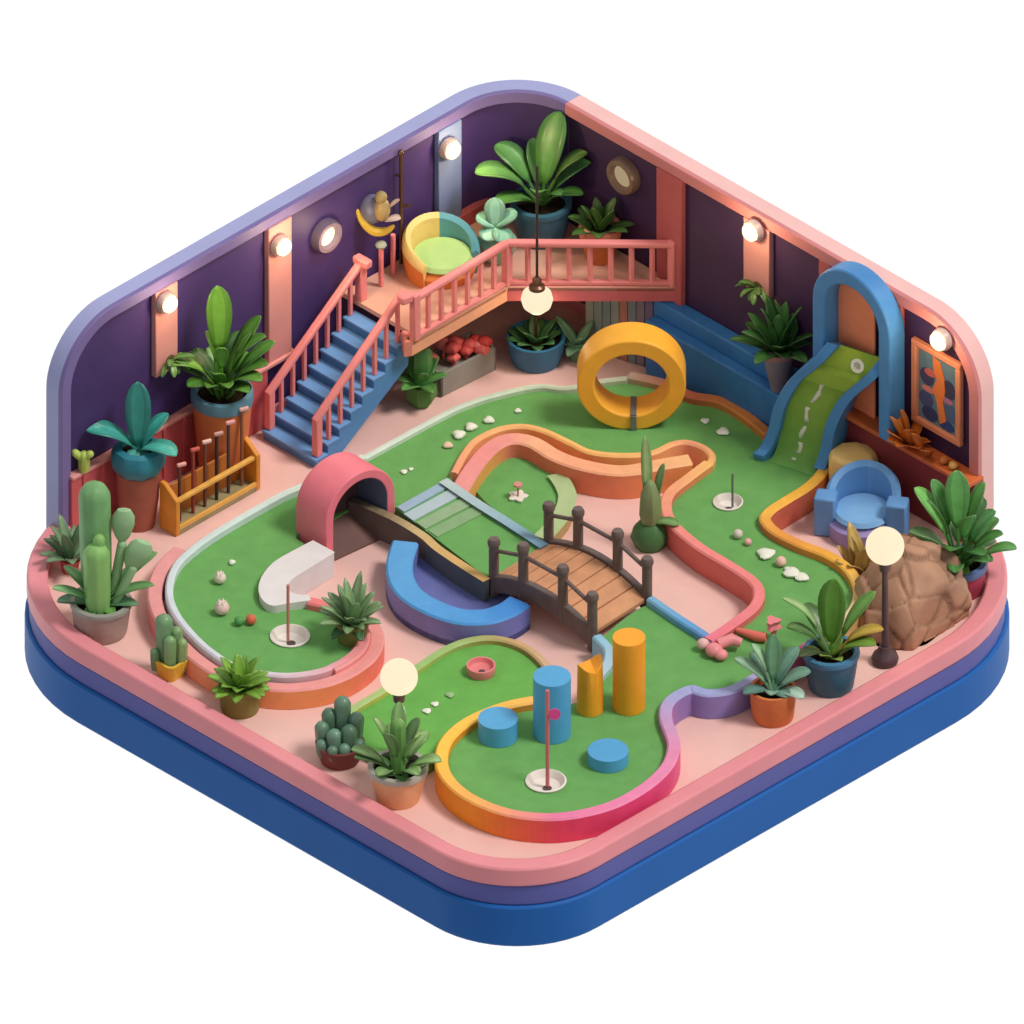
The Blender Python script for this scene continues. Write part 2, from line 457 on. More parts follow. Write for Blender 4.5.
S_wave = [(714,455),(706,446),(688,440),(671,442),(650,451),(622,453),(592,450),(572,441),(546,429),(523,424),(498,427),(475,438),(462,453),(452,472)]
S_plk = [(446,479),(422,492),(397,506),(382,503),(364,497),(329,514),(296,529)]
S_spit = [(311,543),(290,554),(273,564),(259,582),(260,598),(272,606)]
order = [S_red,S_lobe,S_top,S_orange,S_gap,S_yel,S_lav,S_gap2,S_lbl,S_blue,S_cor,S_wave,S_plk,S_spit]
allp = PX([p for s in order for p in s], ZB)
green = thing('putting_green', 'long winding bright green putting course with multicoloured raised borders', 'putting green', (0, 0, 0))
m = mb(); m.prism(smooth(allp, 5, True), 0.005, ZG); gturf = m.build('turf', TURF, green)
def border(name, pts, a, b, z1, top, side=None, parent=green, n=6, label=None, z0=.005, ch=.018):
    m = mb(); m.sweep(smooth(PX(pts, ZB), n), a, b, z0, z1, top, side, ch)
    o = m.build(name, VC, parent)
    if label: o['label'] = label
    return o
border('border', S_red[1:] + S_lobe[:1], -.04, .09, ZB, [(226,120,120),(226,140,140),(226,150,150)], label='rose pink curved border')
border('border', S_red[-1:] + S_lobe, -.03, .05, ZB + .006, [(226,150,160),(214,206,214),(206,212,222),(200,216,216),(206,220,206)], label='thin white border')
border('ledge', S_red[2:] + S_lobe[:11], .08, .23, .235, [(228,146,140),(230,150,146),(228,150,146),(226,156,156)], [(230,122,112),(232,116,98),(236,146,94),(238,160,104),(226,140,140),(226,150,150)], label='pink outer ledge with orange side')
border('border', S_lobe[-1:] + S_top, -.02, .05, ZB - .02, [(206,220,206),(190,206,182),(196,200,176)], label='thin pale green border')
border('border', S_top[-1:] + S_orange, -.02, .10, ZB, [(190,170,150),(204,110,84),(206,128,66),(204,124,62)], label='burnt orange border')
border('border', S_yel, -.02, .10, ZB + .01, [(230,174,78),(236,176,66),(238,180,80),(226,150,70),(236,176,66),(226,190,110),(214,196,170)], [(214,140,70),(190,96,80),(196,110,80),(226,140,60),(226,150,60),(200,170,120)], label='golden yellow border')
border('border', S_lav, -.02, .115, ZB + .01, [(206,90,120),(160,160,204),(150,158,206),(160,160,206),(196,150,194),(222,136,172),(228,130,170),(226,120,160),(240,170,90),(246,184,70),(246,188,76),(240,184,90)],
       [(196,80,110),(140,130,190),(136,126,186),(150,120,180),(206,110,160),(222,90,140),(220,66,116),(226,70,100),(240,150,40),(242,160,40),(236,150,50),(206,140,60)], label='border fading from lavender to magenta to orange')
border('border', S_lbl, -.02, .09, ZB, [(176,200,210),(140,190,214)], label='pale blue border')
border('border', S_blue, -.02, .08, ZB, [(126,176,206),(96,156,206),(120,130,190)], label='sky blue border')
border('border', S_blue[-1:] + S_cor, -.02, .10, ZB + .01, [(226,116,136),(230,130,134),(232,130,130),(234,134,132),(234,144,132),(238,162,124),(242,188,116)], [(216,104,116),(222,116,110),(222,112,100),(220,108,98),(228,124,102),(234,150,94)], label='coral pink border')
border('border', S_cor[-1:] + S_wave, -.02, .06, ZB, [(242,188,116),(240,166,128),(242,188,116),(242,184,110),(238,178,116),(234,162,126)], label='orange wavy border')
wv = [(688,456),(658,461),(622,467),(587,462),(561,453),(539,440),(518,435),(498,438),(480,450),(464,470),(452,490)]
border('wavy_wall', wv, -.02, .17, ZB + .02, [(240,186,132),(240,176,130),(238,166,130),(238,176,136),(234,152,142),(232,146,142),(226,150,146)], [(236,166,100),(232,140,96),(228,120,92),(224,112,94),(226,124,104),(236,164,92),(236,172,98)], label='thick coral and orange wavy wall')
m = mb((214, 210, 210)); m.prism(smooth(PX([(313,541),(290,553),(273,563.5),(262,577),(258.5,590),(263,601),(273,606.5),(289,604),(311,601)], ZB), 4) + smooth(PX([(309,595.5),(297,595),(288,590),(291,581),(306,571),(335,553)], ZB), 4), .005, ZB + .01)
m.build('spit_border', M('white_spit', (218, 214, 214), .5, .05, 4), green, bevel=.02)

# alcove green
alc = thing('alcove_green', 'small round putting green tucked under the coral wavy wall', 'putting green', W(520, 498, .1))
ap = [(470,480),(480,466),(500,458),(530,457),(552,464),(567,478),(573,495),(568,512),(556,528),(545,545),(520,530),(500,514),(482,498)]
m = mb(); m.prism(smooth(PX(ap, .12), 5, True), .004, .12); m.build('turf', TURF, alc)
m = mb((168,190,138)); m.sweep(smooth(PX([(563,472),(571,484),(575,497),(570,514),(558,530),(548,540)], .16), 6), 0, -.15, .004, .16, (168,190,138), (176,150,100)); m.build('border', VC, alc)
# raised lane leading to the bridge
lane = thing('raised_lane', 'raised green lane with grey borders running to the wooden bridge', 'putting green', W(470, 530, 0))
lp = PX([(395,507),(446,479),(548,546),(490,580)], .30)
m = mb(); m.prism(lp, .02, .30); m.build('turf', TURF, lane)
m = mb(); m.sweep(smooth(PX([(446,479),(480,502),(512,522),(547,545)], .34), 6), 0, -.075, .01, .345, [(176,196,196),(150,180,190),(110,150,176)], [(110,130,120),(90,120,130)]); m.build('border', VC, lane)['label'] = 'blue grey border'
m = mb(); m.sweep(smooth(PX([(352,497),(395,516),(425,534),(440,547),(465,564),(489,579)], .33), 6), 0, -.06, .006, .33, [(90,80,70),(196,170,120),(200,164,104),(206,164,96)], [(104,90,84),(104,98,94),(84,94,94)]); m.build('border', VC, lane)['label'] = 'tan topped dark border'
for k, (a, b, cc) in enumerate((((397,508),(447,480),(150,176,196)), ((404,515),(456,487),(170,190,196)), ((416,523),(468,496),(140,170,132)), ((428,531),(480,504),(128,164,118)))):
    m = mb(cc); p, q = W(*a, .30), W(*b, .30); dv = (W(404,513,.3) - W(397,508,.3)).xy * (1.0 if k < 1 else 1.35)
    m.prism([p.xy, q.xy, q.xy + dv, p.xy + dv], .298, .316 - .002 * k); m.build('mat_strip', VC, lane, bevel=.004)
# round green at the front left
rg = thing('round_green', 'rounded low green with pale green rim and pink cup, left of blue cylinders', 'putting green', W(470, 690, 0))
gp = [(347,724),(356,710),(385,692),(415,672),(445,652),(470,642),(495,640),(520,647),(537,660),(545,674),(535,694),(500,705),(470,719),(450,737),(440,754),(425,766),(400,766),(370,753),(352,740)]
m = mb(); m.prism(smooth(PX(gp, .12), 5, True), .004, .12); m.build('turf', M('light_green_turf', (108, 172, 84), .85, .07, 5, .4, 130, spec=.1), rg)
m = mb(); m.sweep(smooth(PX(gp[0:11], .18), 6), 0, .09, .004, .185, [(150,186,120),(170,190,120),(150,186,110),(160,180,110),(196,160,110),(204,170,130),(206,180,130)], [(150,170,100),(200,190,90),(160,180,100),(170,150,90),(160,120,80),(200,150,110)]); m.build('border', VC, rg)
# blue curved trough
bt = thing('curved_trough', 'bright blue curved trough wall below the raised lane and bridge', 'water trough', W(460, 600, 0))
bpth = smooth(PX([(392,540),(386,562),(389,582),(402,599),(428,614),(458,623),(490,623),(515,615),(530,605)], .30), 6)
m = mb(); m.sweep(bpth, 0, .27, .004, .30, [(90,160,214),(84,156,212),(76,150,214),(60,130,206)], [(112,128,196),(128,128,190),(110,120,190)], .02); m.build('wall', VC, bt)
m = mb((104,110,168)); m.prism([p for p in bpth] + PX([(505,588),(440,556)], .08), .004, .07); m.build('basin_floor', VC, bt)

# tunnel
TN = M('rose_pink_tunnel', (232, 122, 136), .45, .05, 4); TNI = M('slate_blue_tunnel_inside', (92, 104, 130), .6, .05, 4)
A, B = W(326, 549, .2), W(395, 517, .2); A.z = B.z = .004
tun = thing('tunnel', 'pink arched tunnel across the upper left fairway', 'tunnel', (A + B) / 2)
dx = (B - A).normalized(); back = W(297, 532, .2) - W(326, 549, .2); wdt = (B - A).length
def arch(m, A, dx, w, h, th, back, z0=0, k=20, inner=0):
    r = w / 2; up = Vector((0, 0, 1)); pts_o, pts_i = [], []
    for i in range(k + 1):
        an = PI * i / k
        pts_o.append(A + dx * (r - r * math.cos(an)) + up * (h - r + r * math.sin(an)))
        ri = r - th
        pts_i.append(A + dx * (r - ri * math.cos(an)) + up * (h - r + ri * math.sin(an)))
    pts_o = [A] + pts_o + [A + dx * w]; pts_i = [A + dx * th] + pts_i + [A + dx * (w - th)]
    n = len(pts_o); vs = pts_o + pts_i + [p + back for p in pts_o] + [p + back for p in pts_i]
    f0 = [];  f1 = []
    for i in range(n - 1):
        f0 += [(i, i + 1, n + i + 1, n + i), (2*n + i, 3*n + i, 3*n + i + 1, 2*n + i + 1), (i, 2*n + i, 2*n + i + 1, i + 1)]
        f1 += [(n + i, n + i + 1, 3*n + i + 1, 3*n + i)]
    o = m.add(vs, f0 + [(0, n, 3*n, 2*n), (n - 1, 3*n - 1, 4*n - 1, 2*n - 1)], None, 0)
    for f in f1: m.f.append([o + x for x in f]); m.c.append(None); m.mi.append(inner)
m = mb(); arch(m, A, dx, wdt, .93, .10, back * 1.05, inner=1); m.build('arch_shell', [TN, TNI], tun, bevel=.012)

m = mb(); e0 = A + dx * .1; e1 = A + dx * (wdt - .1); bk = back * 1.05
m.add([e0, e1, e1 + bk, e0 + bk, e0 + Vector((0, 0, .02)), e1 + Vector((0, 0, .02)), e1 + bk + Vector((0, 0, .196)), e0 + bk + Vector((0, 0, .196))], [(3,2,1,0),(4,5,6,7),(0,1,5,4),(1,2,6,5),(2,3,7,6),(3,0,4,7)])
m.build('ramp', M('brown_ramp', (112, 82, 76), .7, .1, 5), tun)

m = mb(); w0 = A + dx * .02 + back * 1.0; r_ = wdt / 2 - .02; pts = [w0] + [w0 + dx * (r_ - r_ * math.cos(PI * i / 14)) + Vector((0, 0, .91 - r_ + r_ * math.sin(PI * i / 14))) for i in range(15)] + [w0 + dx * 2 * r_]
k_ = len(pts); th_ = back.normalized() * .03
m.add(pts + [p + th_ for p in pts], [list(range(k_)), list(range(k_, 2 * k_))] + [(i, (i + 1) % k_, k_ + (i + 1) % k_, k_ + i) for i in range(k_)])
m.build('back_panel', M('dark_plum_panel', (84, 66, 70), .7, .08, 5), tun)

# bridge
P1, Q1 = W(491, 578, .30), W(548, 541, .30)
along, acr = Vector((1.015, -.86, 0)), Vector((.565, .64, 0))
bz = lambda t: .30 * (1 - t) + .22 * t + .17 * 4 * t * (1 - t)
def bp(t, s, dz=0):
    p = P1 + along * t + acr * s; return Vector((p.x, p.y, bz(t) + dz))
br = thing('footbridge', 'small arched wooden footbridge with dark post railings', 'bridge', W(570, 588, .2))
PL = M('warm_plank_wood', (198, 142, 104), .6, .14, 5, .15, 20)
npk = 8
for i in range(npk):
    t0, t1 = (i + .04) / npk, (i + .96) / npk; m = mb()
    a, b, c, d = bp(t0, .06), bp(t1, .06), bp(t1, .94), bp(t0, .94); dn = Vector((0, 0, -.045))
    m.add([a, b, c, d, a + dn, b + dn, c + dn, d + dn], [(0,1,2,3),(7,6,5,4),(0,4,5,1),(1,5,6,2),(2,6,7,3),(3,7,4,0)])
    m.build('plank', PL, br, bevel=.006)
for s0, s1 in ((-.03, .06), (.94, 1.03)):
    m = mb(); n = 16; vs = []
    for i in range(n + 1):
        t = -.03 + 1.06 * i / n
        for s_, dz in ((s0, -.17), (s0, .03), (s1, .03), (s1, -.17)): vs.append(bp(t, s_, dz))
    fs = [(i*4 + j, i*4 + (j+1) % 4, i*4 + 4 + (j+1) % 4, i*4 + 4 + j) for i in range(n) for j in range(4)] + [(0,1,2,3),(n*4+3,n*4+2,n*4+1,n*4)]
    m.add(vs, fs); m.build('side_beam', DKWOOD, br, bevel=.008)
    ts = (0.02, .31, .70, .99); sm = (s0 + s1) / 2
    for i, t in enumerate(ts):
        m = mb(); q = bp(t, sm)
        m.lathe((q.x, q.y, 0), [(.052, q.z - .2), (.052, q.z + .40), (.064, q.z + .40), (.066, q.z + .44), (.05, q.z + .475), (0, q.z + .485)], 12)
        m.build('post', DKWOOD, br)
        if i < 3:
            m = mb(); a, b = bp(t, sm, .33), bp(ts[i + 1], sm, .33); m.tube([a, b], .022, 8); m.build('rail', DKWOOD, br)

# hoop
hp = thing('loop_obstacle', 'upright golden yellow ring hoop on the upper green', 'ring', (1.14, 2.6, .2))
YEL = M('golden_yellow_clay', (244, 176, 58), .45, .06, 4)
m = mb(); cx, cz, Ro, Ri, y0, y1 = 1.145, .735, .545, .37, 2.45, 2.80
k = 64; vs = []
for i in range(k):
    an = 2 * PI * i / k
    for r, y in ((Ro, y0), (Ro, y1), (Ri, y1), (Ri, y0)):
        z = cz + r * math.sin(an)
        if r == Ro: z = max(z, .201)
        vs.append((cx + r * math.cos(an), y, z))
m.add(vs, [(i*4 + j, ((i+1) % k)*4 + j, ((i+1) % k)*4 + (j+1) % 4, i*4 + (j+1) % 4) for i in range(k) for j in range(4)])
m.build('ring', YEL, hp, bevel=.018)
m = mb(); m.box((cx + .02, 2.60, .373), (.06, .36, .014)); m.box((cx + .02, 2.437, .29), (.06, .02, .18)); m.build('joint_clip', M('grey_metal', (120, 124, 120), .4, .05, 5, metal=.3), hp, bevel=.004)

# slide with arch on the right wall
SLB = M('slide_blue', (74, 136, 196), .42, .06, 4)
ar = thing('slide_arch', 'tall blue round topped arch on the ledge of the right wall', 'arch', on_wall(1, 851, .2, .83))
a0, a1 = on_wall(1, 812, .27, .83), on_wall(1, 890, .27, .83)
m = mb(); arch(m, a0, (a1 - a0).normalized(), (a1 - a0).length, 1.80, .17, -NR * .22); m.build('arch_frame', SLB, ar, bevel=.02)
m = mb(); arch_w = (a1 - a0).length
b0 = on_wall(1, 826, .045, .83); b1 = on_wall(1, 876, .045, .83); r = (b1 - b0).length / 2; dd = (b1 - b0).normalized()
pts = [b0] + [b0 + dd * (r - r * math.cos(PI * i / 16)) + Vector((0, 0, 1.55 - r + r * math.sin(PI * i / 16))) for i in range(17)] + [b1]
m.add([p for p in pts] + [p + NR * .02 for p in pts], [list(range(len(pts))), list(range(len(pts), 2 * len(pts)))] + [(i, (i + 1) % len(pts), len(pts) + (i + 1) % len(pts), len(pts) + i) for i in range(len(pts))])
m.build('back_panel', M('terracotta_panel', (250, 146, 104), .6, .08, 4), ar)
sl = thing('slide', 'green lane slide with blue kerbs curving down from the blue arch', 'slide', W(800, 470, .2))
path = smooth3([(3.45,1.70,1.67), (3.31,1.69,1.50), (3.07,1.83,1.16), (2.92,1.88,.80), (2.86,1.89,.47), (2.80,1.85,.26), (2.74,1.76,.205)], 6)
cro = Vector((.27, -.15, 0))
m = mb(); vs = []
for i, p in enumerate(path):
    f = 1.0 if i > 10 else 1.0
    tg = (path[min(i + 1, len(path) - 1)] - path[max(i - 1, 0)]).normalized(); nr = cro.cross(tg).normalized(); nr = nr if nr.z > 0 else -nr
    for sgn, dz in ((-1, 0), (1, 0), (1, -.06), (-1, -.06)): vs.append(p + cro * sgn * .82 + nr * dz)
n = len(path)
m.add(vs, [(i*4+j, i*4+(j+1) % 4, i*4+4+(j+1) % 4, i*4+4+j) for i in range(n-1) for j in range(4)] + [(0,1,2,3), (n*4-1,n*4-2,n*4-3,n*4-4)])
m.c = [[(158 - 50 * i / n), (182 - 16 * i / n), (66 + 28 * i / n)] for i in range(n) for j in range(4)][:len(m.f)]
m.build('lane', M('lane_turf', (104, 150, 44), .8, .08, 5, .35, 110, spec=.1, vc=True), sl)
for sgn, e in ((-1, n), (1, n - 4)):
    m = mb(); vs = []
    pp = path[:e]
    for i, p in enumerate(pp):
        f = i / (len(pp) - 1); fl = Vector((0, 0, 0)) if sgn > 0 else Vector((-.13, .02, 0)) * max(0, f - .6) * 1.2
        tg = (path[min(i + 4, n - 1)] - path[max(i - 4, 0)]).normalized(); nr = cro.cross(tg).normalized()
        if nr.z < 0: nr = -nr
        q = p + cro * sgn * .97 + fl; wv_ = cro.normalized() * .06; dn = .20 if sgn < 0 else .24
        for v_ in (q - wv_ + nr * .085, q + wv_ + nr * .085, q + wv_ - nr * dn, q - wv_ - nr * dn): ov = max(0, v_.x + v_.y - 5.26) / 2; vs.append(Vector((v_.x - ov, v_.y - ov, max(.03, v_.z))))
    nn = len(pp)
    m.add(vs, [(i*4+j, i*4+(j+1) % 4, i*4+4+(j+1) % 4, i*4+4+j) for i in range(nn-1) for j in range(4)] + [(0,1,2,3), (nn*4-1,nn*4-2,nn*4-3,nn*4-4)])
    m.build('kerb', SLB, sl, bevel=.012)
def lane_pt(px, py):     # nearest station of the slide to a frame position
    best = min(range(n), key=lambda i: abs((CY - 100 * (SE * path[i].y + CE * path[i].z)) - py)); return best
WPAINT = M('white_lane_paint', (226, 228, 212), .7, .03, 20)
for i0, i1 in ((10, 16), (17, 20), (21, 24), (25, 28), (30, 31)):
    m = mb(); vs = []
    for i in range(i0, i1 + 1):
        p = path[i] + cro * (-.05 + .06 * math.sin(i)); wv_ = cro.normalized() * (.022 + .008 * math.sin(i * 2.3))
        vs += [p - wv_ + Vector((0, 0, .006)), p + wv_ + Vector((0, 0, .006))]
    m.add(vs, [(2*i, 2*i+1, 2*i+3, 2*i+2) for i in range(i1 - i0)])
    m.build('painted_dash', WPAINT, sl, solid=.008)

for i0, rr in ((5, .075), (8, .05)):
    m = mb(); p = path[i0] + cro * .25; tg = (path[i0 + 1] - path[i0 - 1]).normalized(); nr = cro.normalized().cross(tg).normalized()
    if nr.z < 0: nr = -nr
    m.lathe(p + nr * .004, [(rr, 0), (rr * 1.0, .012), (rr * .55, .012), (rr * .5, 0)], 18, axis=nr); m.build('ring_marker', WPAINT, sl)

# cups, flags
CUPI = M('cup_inside', (206, 202, 196), .5, .05, 8); 
def cut_hole(o, c, r, depth):
    m = mb(); m.lathe(c, [(r, -depth), (r, .1)], 40); k_ = m.build('cutter', WHITE)
    md = o.modifiers.new('hole', 'BOOLEAN'); md.operation = 'DIFFERENCE'; md.solver = 'EXACT'; md.object = k_
    dg = bpy.context.evaluated_depsgraph_get(); me = bpy.data.meshes.new_from_object(o.evaluated_get(dg))
    o.modifiers.clear(); me.shade_flat(); o.data = me; bpy.data.objects.remove(k_)
def cup(px, py, z, r, h, label, mat=WHITE, turf=None):
    c = W(px, py, z); t = thing('golf_cup', label, 'golf cup', c, 'golf cups on the greens')
    if turf:
        cut_hole(turf, c, r * .96, .13); d = -.065
        pr = [(r * .97, .004), (r * .985, .02), (r * .90, .026), (r * .82, .0), (r * .72, d * .75), (r * .55, d), (0, d)]
    else: d = h * .25; pr = [(r * .9, 0.003), (r, h * .7), (r * .97, h), (r * .86, h), (r * .78, h * .5), (r * .5, d), (0, d)]
    m = mb(); m.lathe(c, pr, 36, cap=False); m.build('bowl', mat, t)
    m = mb(); m.lathe(c + Vector((r * .06, -r * .1, d)), [(0, .002), (r * .22, .003), (r * .22, .008), (0, .008)], 16); m.build('hole', M('dark_hole', (90, 70, 72), .8, .05), t)
    return c + Vector((0, 0, d))
c = cup(290, 637, ZG, .205, .085, 'white cup with a plain pink pin on the left round green', turf=gturf)
def flag(c, h, rad, colr, label, fl=None):
    t = thing('flagstick', label, 'flagstick', c, 'flagsticks in the cups')
    m = mb(); m.tube([c + Vector((0, 0, .018)), c + Vector((0, 0, h))], rad, 8); m.build('pole', M('pin_' + label.split()[0], colr, .4, .05), t)
    if fl:
        m = mb(); p = c + Vector((0, 0, fl[0]))
        m.lathe(p + Vector((.07, 0, 0)), [(0, -.01), (.06, -.01), (.06, .01), (0, .01)], 16, axis=(0.2, -1, .2)); m.build('flag', M('magenta_flag', (196, 66, 130), .5), t)
flag(c + Vector((-.02, .0, 0)), .70, .016, (196, 130, 120), 'pink bare flagstick in the white cup of the left green')
c = cup(546, 782, ZG, .21, .075, 'white cup with a flagged pink pin on the front green', turf=gturf)
flag(c + Vector((.015, .0, 0)), 1.18, .02, (204, 110, 116), 'rose flagstick with magenta flag in front of the tall blue cylinder', (.89,))
c = cup(728, 503, ZG, .155, .06, 'white cup with a grey pin on the right fairway', turf=gturf)
flag(c + Vector((.045, .0, 0)), .42, .012, (110, 120, 116), 'grey short flagstick in the right fairway cup')
c = cup(481, 673, .12, .15, .10, 'pink cup standing on the low rounded green', M('rose_cup', (222, 130, 132), .5, .04))
cA = W(518, 498, .12)
t = thing('golf_cup', 'tiny white scalloped cup on the small green under the wavy wall', 'golf cup', cA, 'golf cups on the greens')
m = mb(); m.lathe(cA, [(.08, 0), (.09, .03), (.05, .035), (0, .02)], 20, lambda a, z: 1 + .22 * math.cos(5 * a)); m.build('bowl', WHITE, t)
m = mb(); m.tube([cA + Vector((0, 0, .02)), cA + Vector((0, .0, .15))], .012, 6); m.lathe(cA + Vector((0, 0, .15)), [(0, 0), (.05, .005), (.045, .022), (0, .026)], 12); m.build('pin', M('dusty_rose', (200, 140, 130), .5), t)

# cylinder obstacles
CB = M('cylinder_blue', (82, 160, 208), .45, .05, 4); CYW = M('cylinder_amber', (238, 160, 40), .45, .05, 4)
def cyl(px, pb, pt, r, mat, name, label, tilt=0, group=None):
    c = W(px, pb, ZG); h = (pb - pt) / 100 / CE; m = mb()
    if tilt:
        k = 28; vs = [c + Vector((r * math.cos(2*PI*i/k), r * math.sin(2*PI*i/k), .003)) for i in range(k)]
        vs += [c + Vector((r * .93 * math.cos(2*PI*i/k), r * .93 * math.sin(2*PI*i/k), h + .05 * math.sin(4*PI*i/k + .6) + .03 * math.cos(2*PI*i/k))) for i in range(k)]
        m.add(vs, [list(range(k)), list(range(k, 2*k))] + [(i, (i+1) % k, k + (i+1) % k, k + i) for i in range(k)])
    else: m.lathe(c, [(r, .003), (r, h)], 40)
    o = m.build(name, mat, bevel=.02); tag(o, label, 'obstacle', 'cylinder obstacles on the front green'); return o
cyl(552, 734, 676, .19, CB, 'cylinder_obstacle', 'tall blue cylinder behind the flagstick on the front green')
cyl(498, 737, 718, .20, CB, 'cylinder_obstacle', 'short blue drum left of the tall blue cylinder')
o = cyl(608, 762, 750, .205, CB, 'disc_obstacle', 'flat blue disc lying on the front green')
cyl(629, 707, 637, .165, CYW, 'cylinder_obstacle', 'tallest amber cylinder, right of the other obstacles')
cyl(590, 710, 664, .135, CYW, 'cylinder_obstacle', 'shorter amber post with an uneven top', tilt=1)
# ------------------------------------------------------------------ stairs and balcony
ZP = 1.05
L0, R0 = W(262, 438) + NL * .02, W(312, 470) + NL * .02
run, nst = 1.30, 9; rise = ZP / nst; tr = run / (nst - 1)
wd_st = (R0 - L0).dot(NL); R0 = L0 + NL * wd_st
STB = M('stair_blue', (108, 154, 208), .5, .06, 4); STS = M('stair_side_blue', (84, 138, 190), .5, .06, 4)
st = thing('staircase', 'blue staircase rising along the left wall to the balcony', 'stairs', (L0 + R0) / 2)
prof = [(0, 0)]
for i in range(nst - 1): prof += [(i * tr, (i + 1) * rise - .02), ((i + 1) * tr, (i + 1) * rise - .02)]
prof += [(run, ZP - .18), (run, ZP - .42), (.32, 0)]
m = mb(); n = len(prof)
vs = [L0 + UL * a + Vector((0, 0, b + .003)) for a, b in prof] + [L0 + NL * wd_st + UL * a + Vector((0, 0, b + .003)) for a, b in prof]
m.add(vs, [list(range(n)), list(range(2*n - 1, n - 1, -1))] + [(i, (i+1) % n, n + (i+1) % n, n + i) for i in range(n)])
m.build('stringer', STS, st)
for i in range(nst - 1):
    m = mb(); m.obox(L0 + UL * (i * tr - .02) + NL * -.005 + Vector((0, 0, (i + 1) * rise - .03)), UL * (tr + .015), NL * (wd_st + .012), (0, 0, .03)); m.build('tread', STB, st, bevel=.006)

def rail_tube(m, a, b, w=.05, h=.045):
    a, b = Vector(a), Vector(b); d = (b - a); s = d.cross(Vector((0, 0, 1))).normalized() * w; u = s.cross(d).normalized() * h
    vs = [a - s - u, a + s - u, a + s + u, a - s + u, b - s - u, b + s - u, b + s + u, b - s + u]
    m.add(vs, [(3,2,1,0),(4,5,6,7),(0,1,5,4),(1,2,6,5),(2,3,7,6),(3,0,4,7)])
def post(m, p, h, r=.028): m.box((p.x, p.y, p.z + h / 2), (r * 2, r * 2, h), PI / 4)
def stair_rail(side, label):
    off = NL * (.03 if side == 0 else wd_st - .05)
    p0 = L0 + UL * .05 + off + Vector((0, 0, rise)); hgt = .44
    t = thing('stair_railing', label, 'railing', p0)
    p1 = L0 + UL * (run - .02) + off + Vector((0, 0, ZP))
    slope = (ZP - rise) / (run - .07)
    for i in range(nst - 1):
        q = L0 + UL * (i * tr + .06) + off + Vector((0, 0, (i + 1) * rise)); m = mb()
        zz = rise + slope * (i * tr + .01) + hgt
        if i == 0:
            post(m, q, zz - q.z, .04); m.build('newel_post', RAILP, t, bevel=.01)
        else:
            post(m, q, zz - q.z, .020); m.build('baluster', RAILP, t, bevel=.006)
    if side == 0:
        q = L0 + UL * (run + .05) + off + Vector((0, 0, ZP)); m = mb(); post(m, q, hgt + .06, .045); m.build('newel_post', RAILP, t, bevel=.01)
        end = L0 + UL * (run + .06) + off + Vector((0, 0, ZP + hgt + .02))
    else: end = L0 + UL * (run + .0) + off + Vector((0, 0, ZP + hgt + .03))
    m = mb(); a = L0 + UL * .02 + off + Vector((0, 0, rise + hgt - .02)); rail_tube(m, a, end, .042, .032)
    if side == 0: rail_tube(m, end - NL * .09, end + NL * .11, .05, .045)
    m.build('handrail', RAILP, t, bevel=.02)
stair_rail(0, 'coral pink stair railing against the left wall')
stair_rail(1, 'coral pink stair railing on the open side of the stairs')

corner, bend, rend = W(412, 342, ZP), W(507, 287, ZP), Vector((1.62, 3.72, ZP))
Lt = L0 + UL * run; Rt = L0 + UL * run + NL * wd_st
ac = Vector((0, D - .9 * SQ)); ri = .9 - TH / SQ - .012
wl0 = Vector((Lt.x, Lt.y)) - Vector((1, -1)) / SQ * ((DI - (Lt.y - Lt.x)) / SQ - .012)
arcp = [ac + Vector((math.cos(R(135 - 90 * i / 12)), math.sin(R(135 - 90 * i / 12)))) * ri for i in range(13)]
rw = Vector((1.655, DI - .017 - 1.655))
plan = [wl0, Vector((Rt.x, Rt.y)), Vector((corner.x, corner.y)), Vector((bend.x, bend.y)), Vector((rend.x, rend.y)), rw] + arcp[::-1]
bal = thing('balcony', 'corner balcony platform with peach deck and coral fascia', 'balcony', (0, 4.3, ZP - .17))
m = mb(); m.prism(plan, ZP - .05, ZP); m.build('deck', M('peach_deck', (222, 168, 146), .55, .05, 3), bal, bevel=.008)
m = mb(); m.sweep([corner.xy + (Rt.xy - corner.xy) * .98, corner.xy], -.08, .0, ZP - .17, ZP + .005, (226,140,124)); 
m.sweep([corner.xy, bend.xy, rend.xy], .0, .10, ZP - .17, ZP + .005, [(234,164,130),(226,140,126),(206,104,110)]); m.build('fascia', VC, bal)
br_ = thing('balcony_railing', 'coral pink railing along the front edge of the balcony', 'railing', corner)
hr = .50; pts = [corner + Vector((.03, .05, 0)), bend + Vector((0, .05, 0)), rend + Vector((-.06, .04, 0))]
for k in range(3):
    m = mb(); post(m, pts[k], hr + (.05 if k != 1 else 0), .042); m.build('newel_post', RAILP, br_, bevel=.01)
for a, b, nb in ((pts[0], pts[1], 7), (pts[1], pts[2], 8)):
    for i in range(1, nb):
        m = mb(); post(m, a.lerp(b, i / nb), hr, .022); m.build('baluster', RAILP, br_, bevel=.006)
    m = mb(); rail_tube(m, a + Vector((0, 0, hr)), b + Vector((0, 0, hr)), .045, .032); m.build('handrail', RAILP, br_, bevel=.02)
    m = mb(); rail_tube(m, a + Vector((0, 0, .03)), b + Vector((0, 0, .03)), .03, .02); m.build('bottom_rail', RAILP, br_, bevel=.006)
m = mb(); q = pts[0] + Vector((0, 0, hr + .02)); rail_tube(m, q - NL * .03, q + UL * -.16 - NL * .06, .055, .045); m.build('rail_cap', RAILP, br_, bevel=.02)

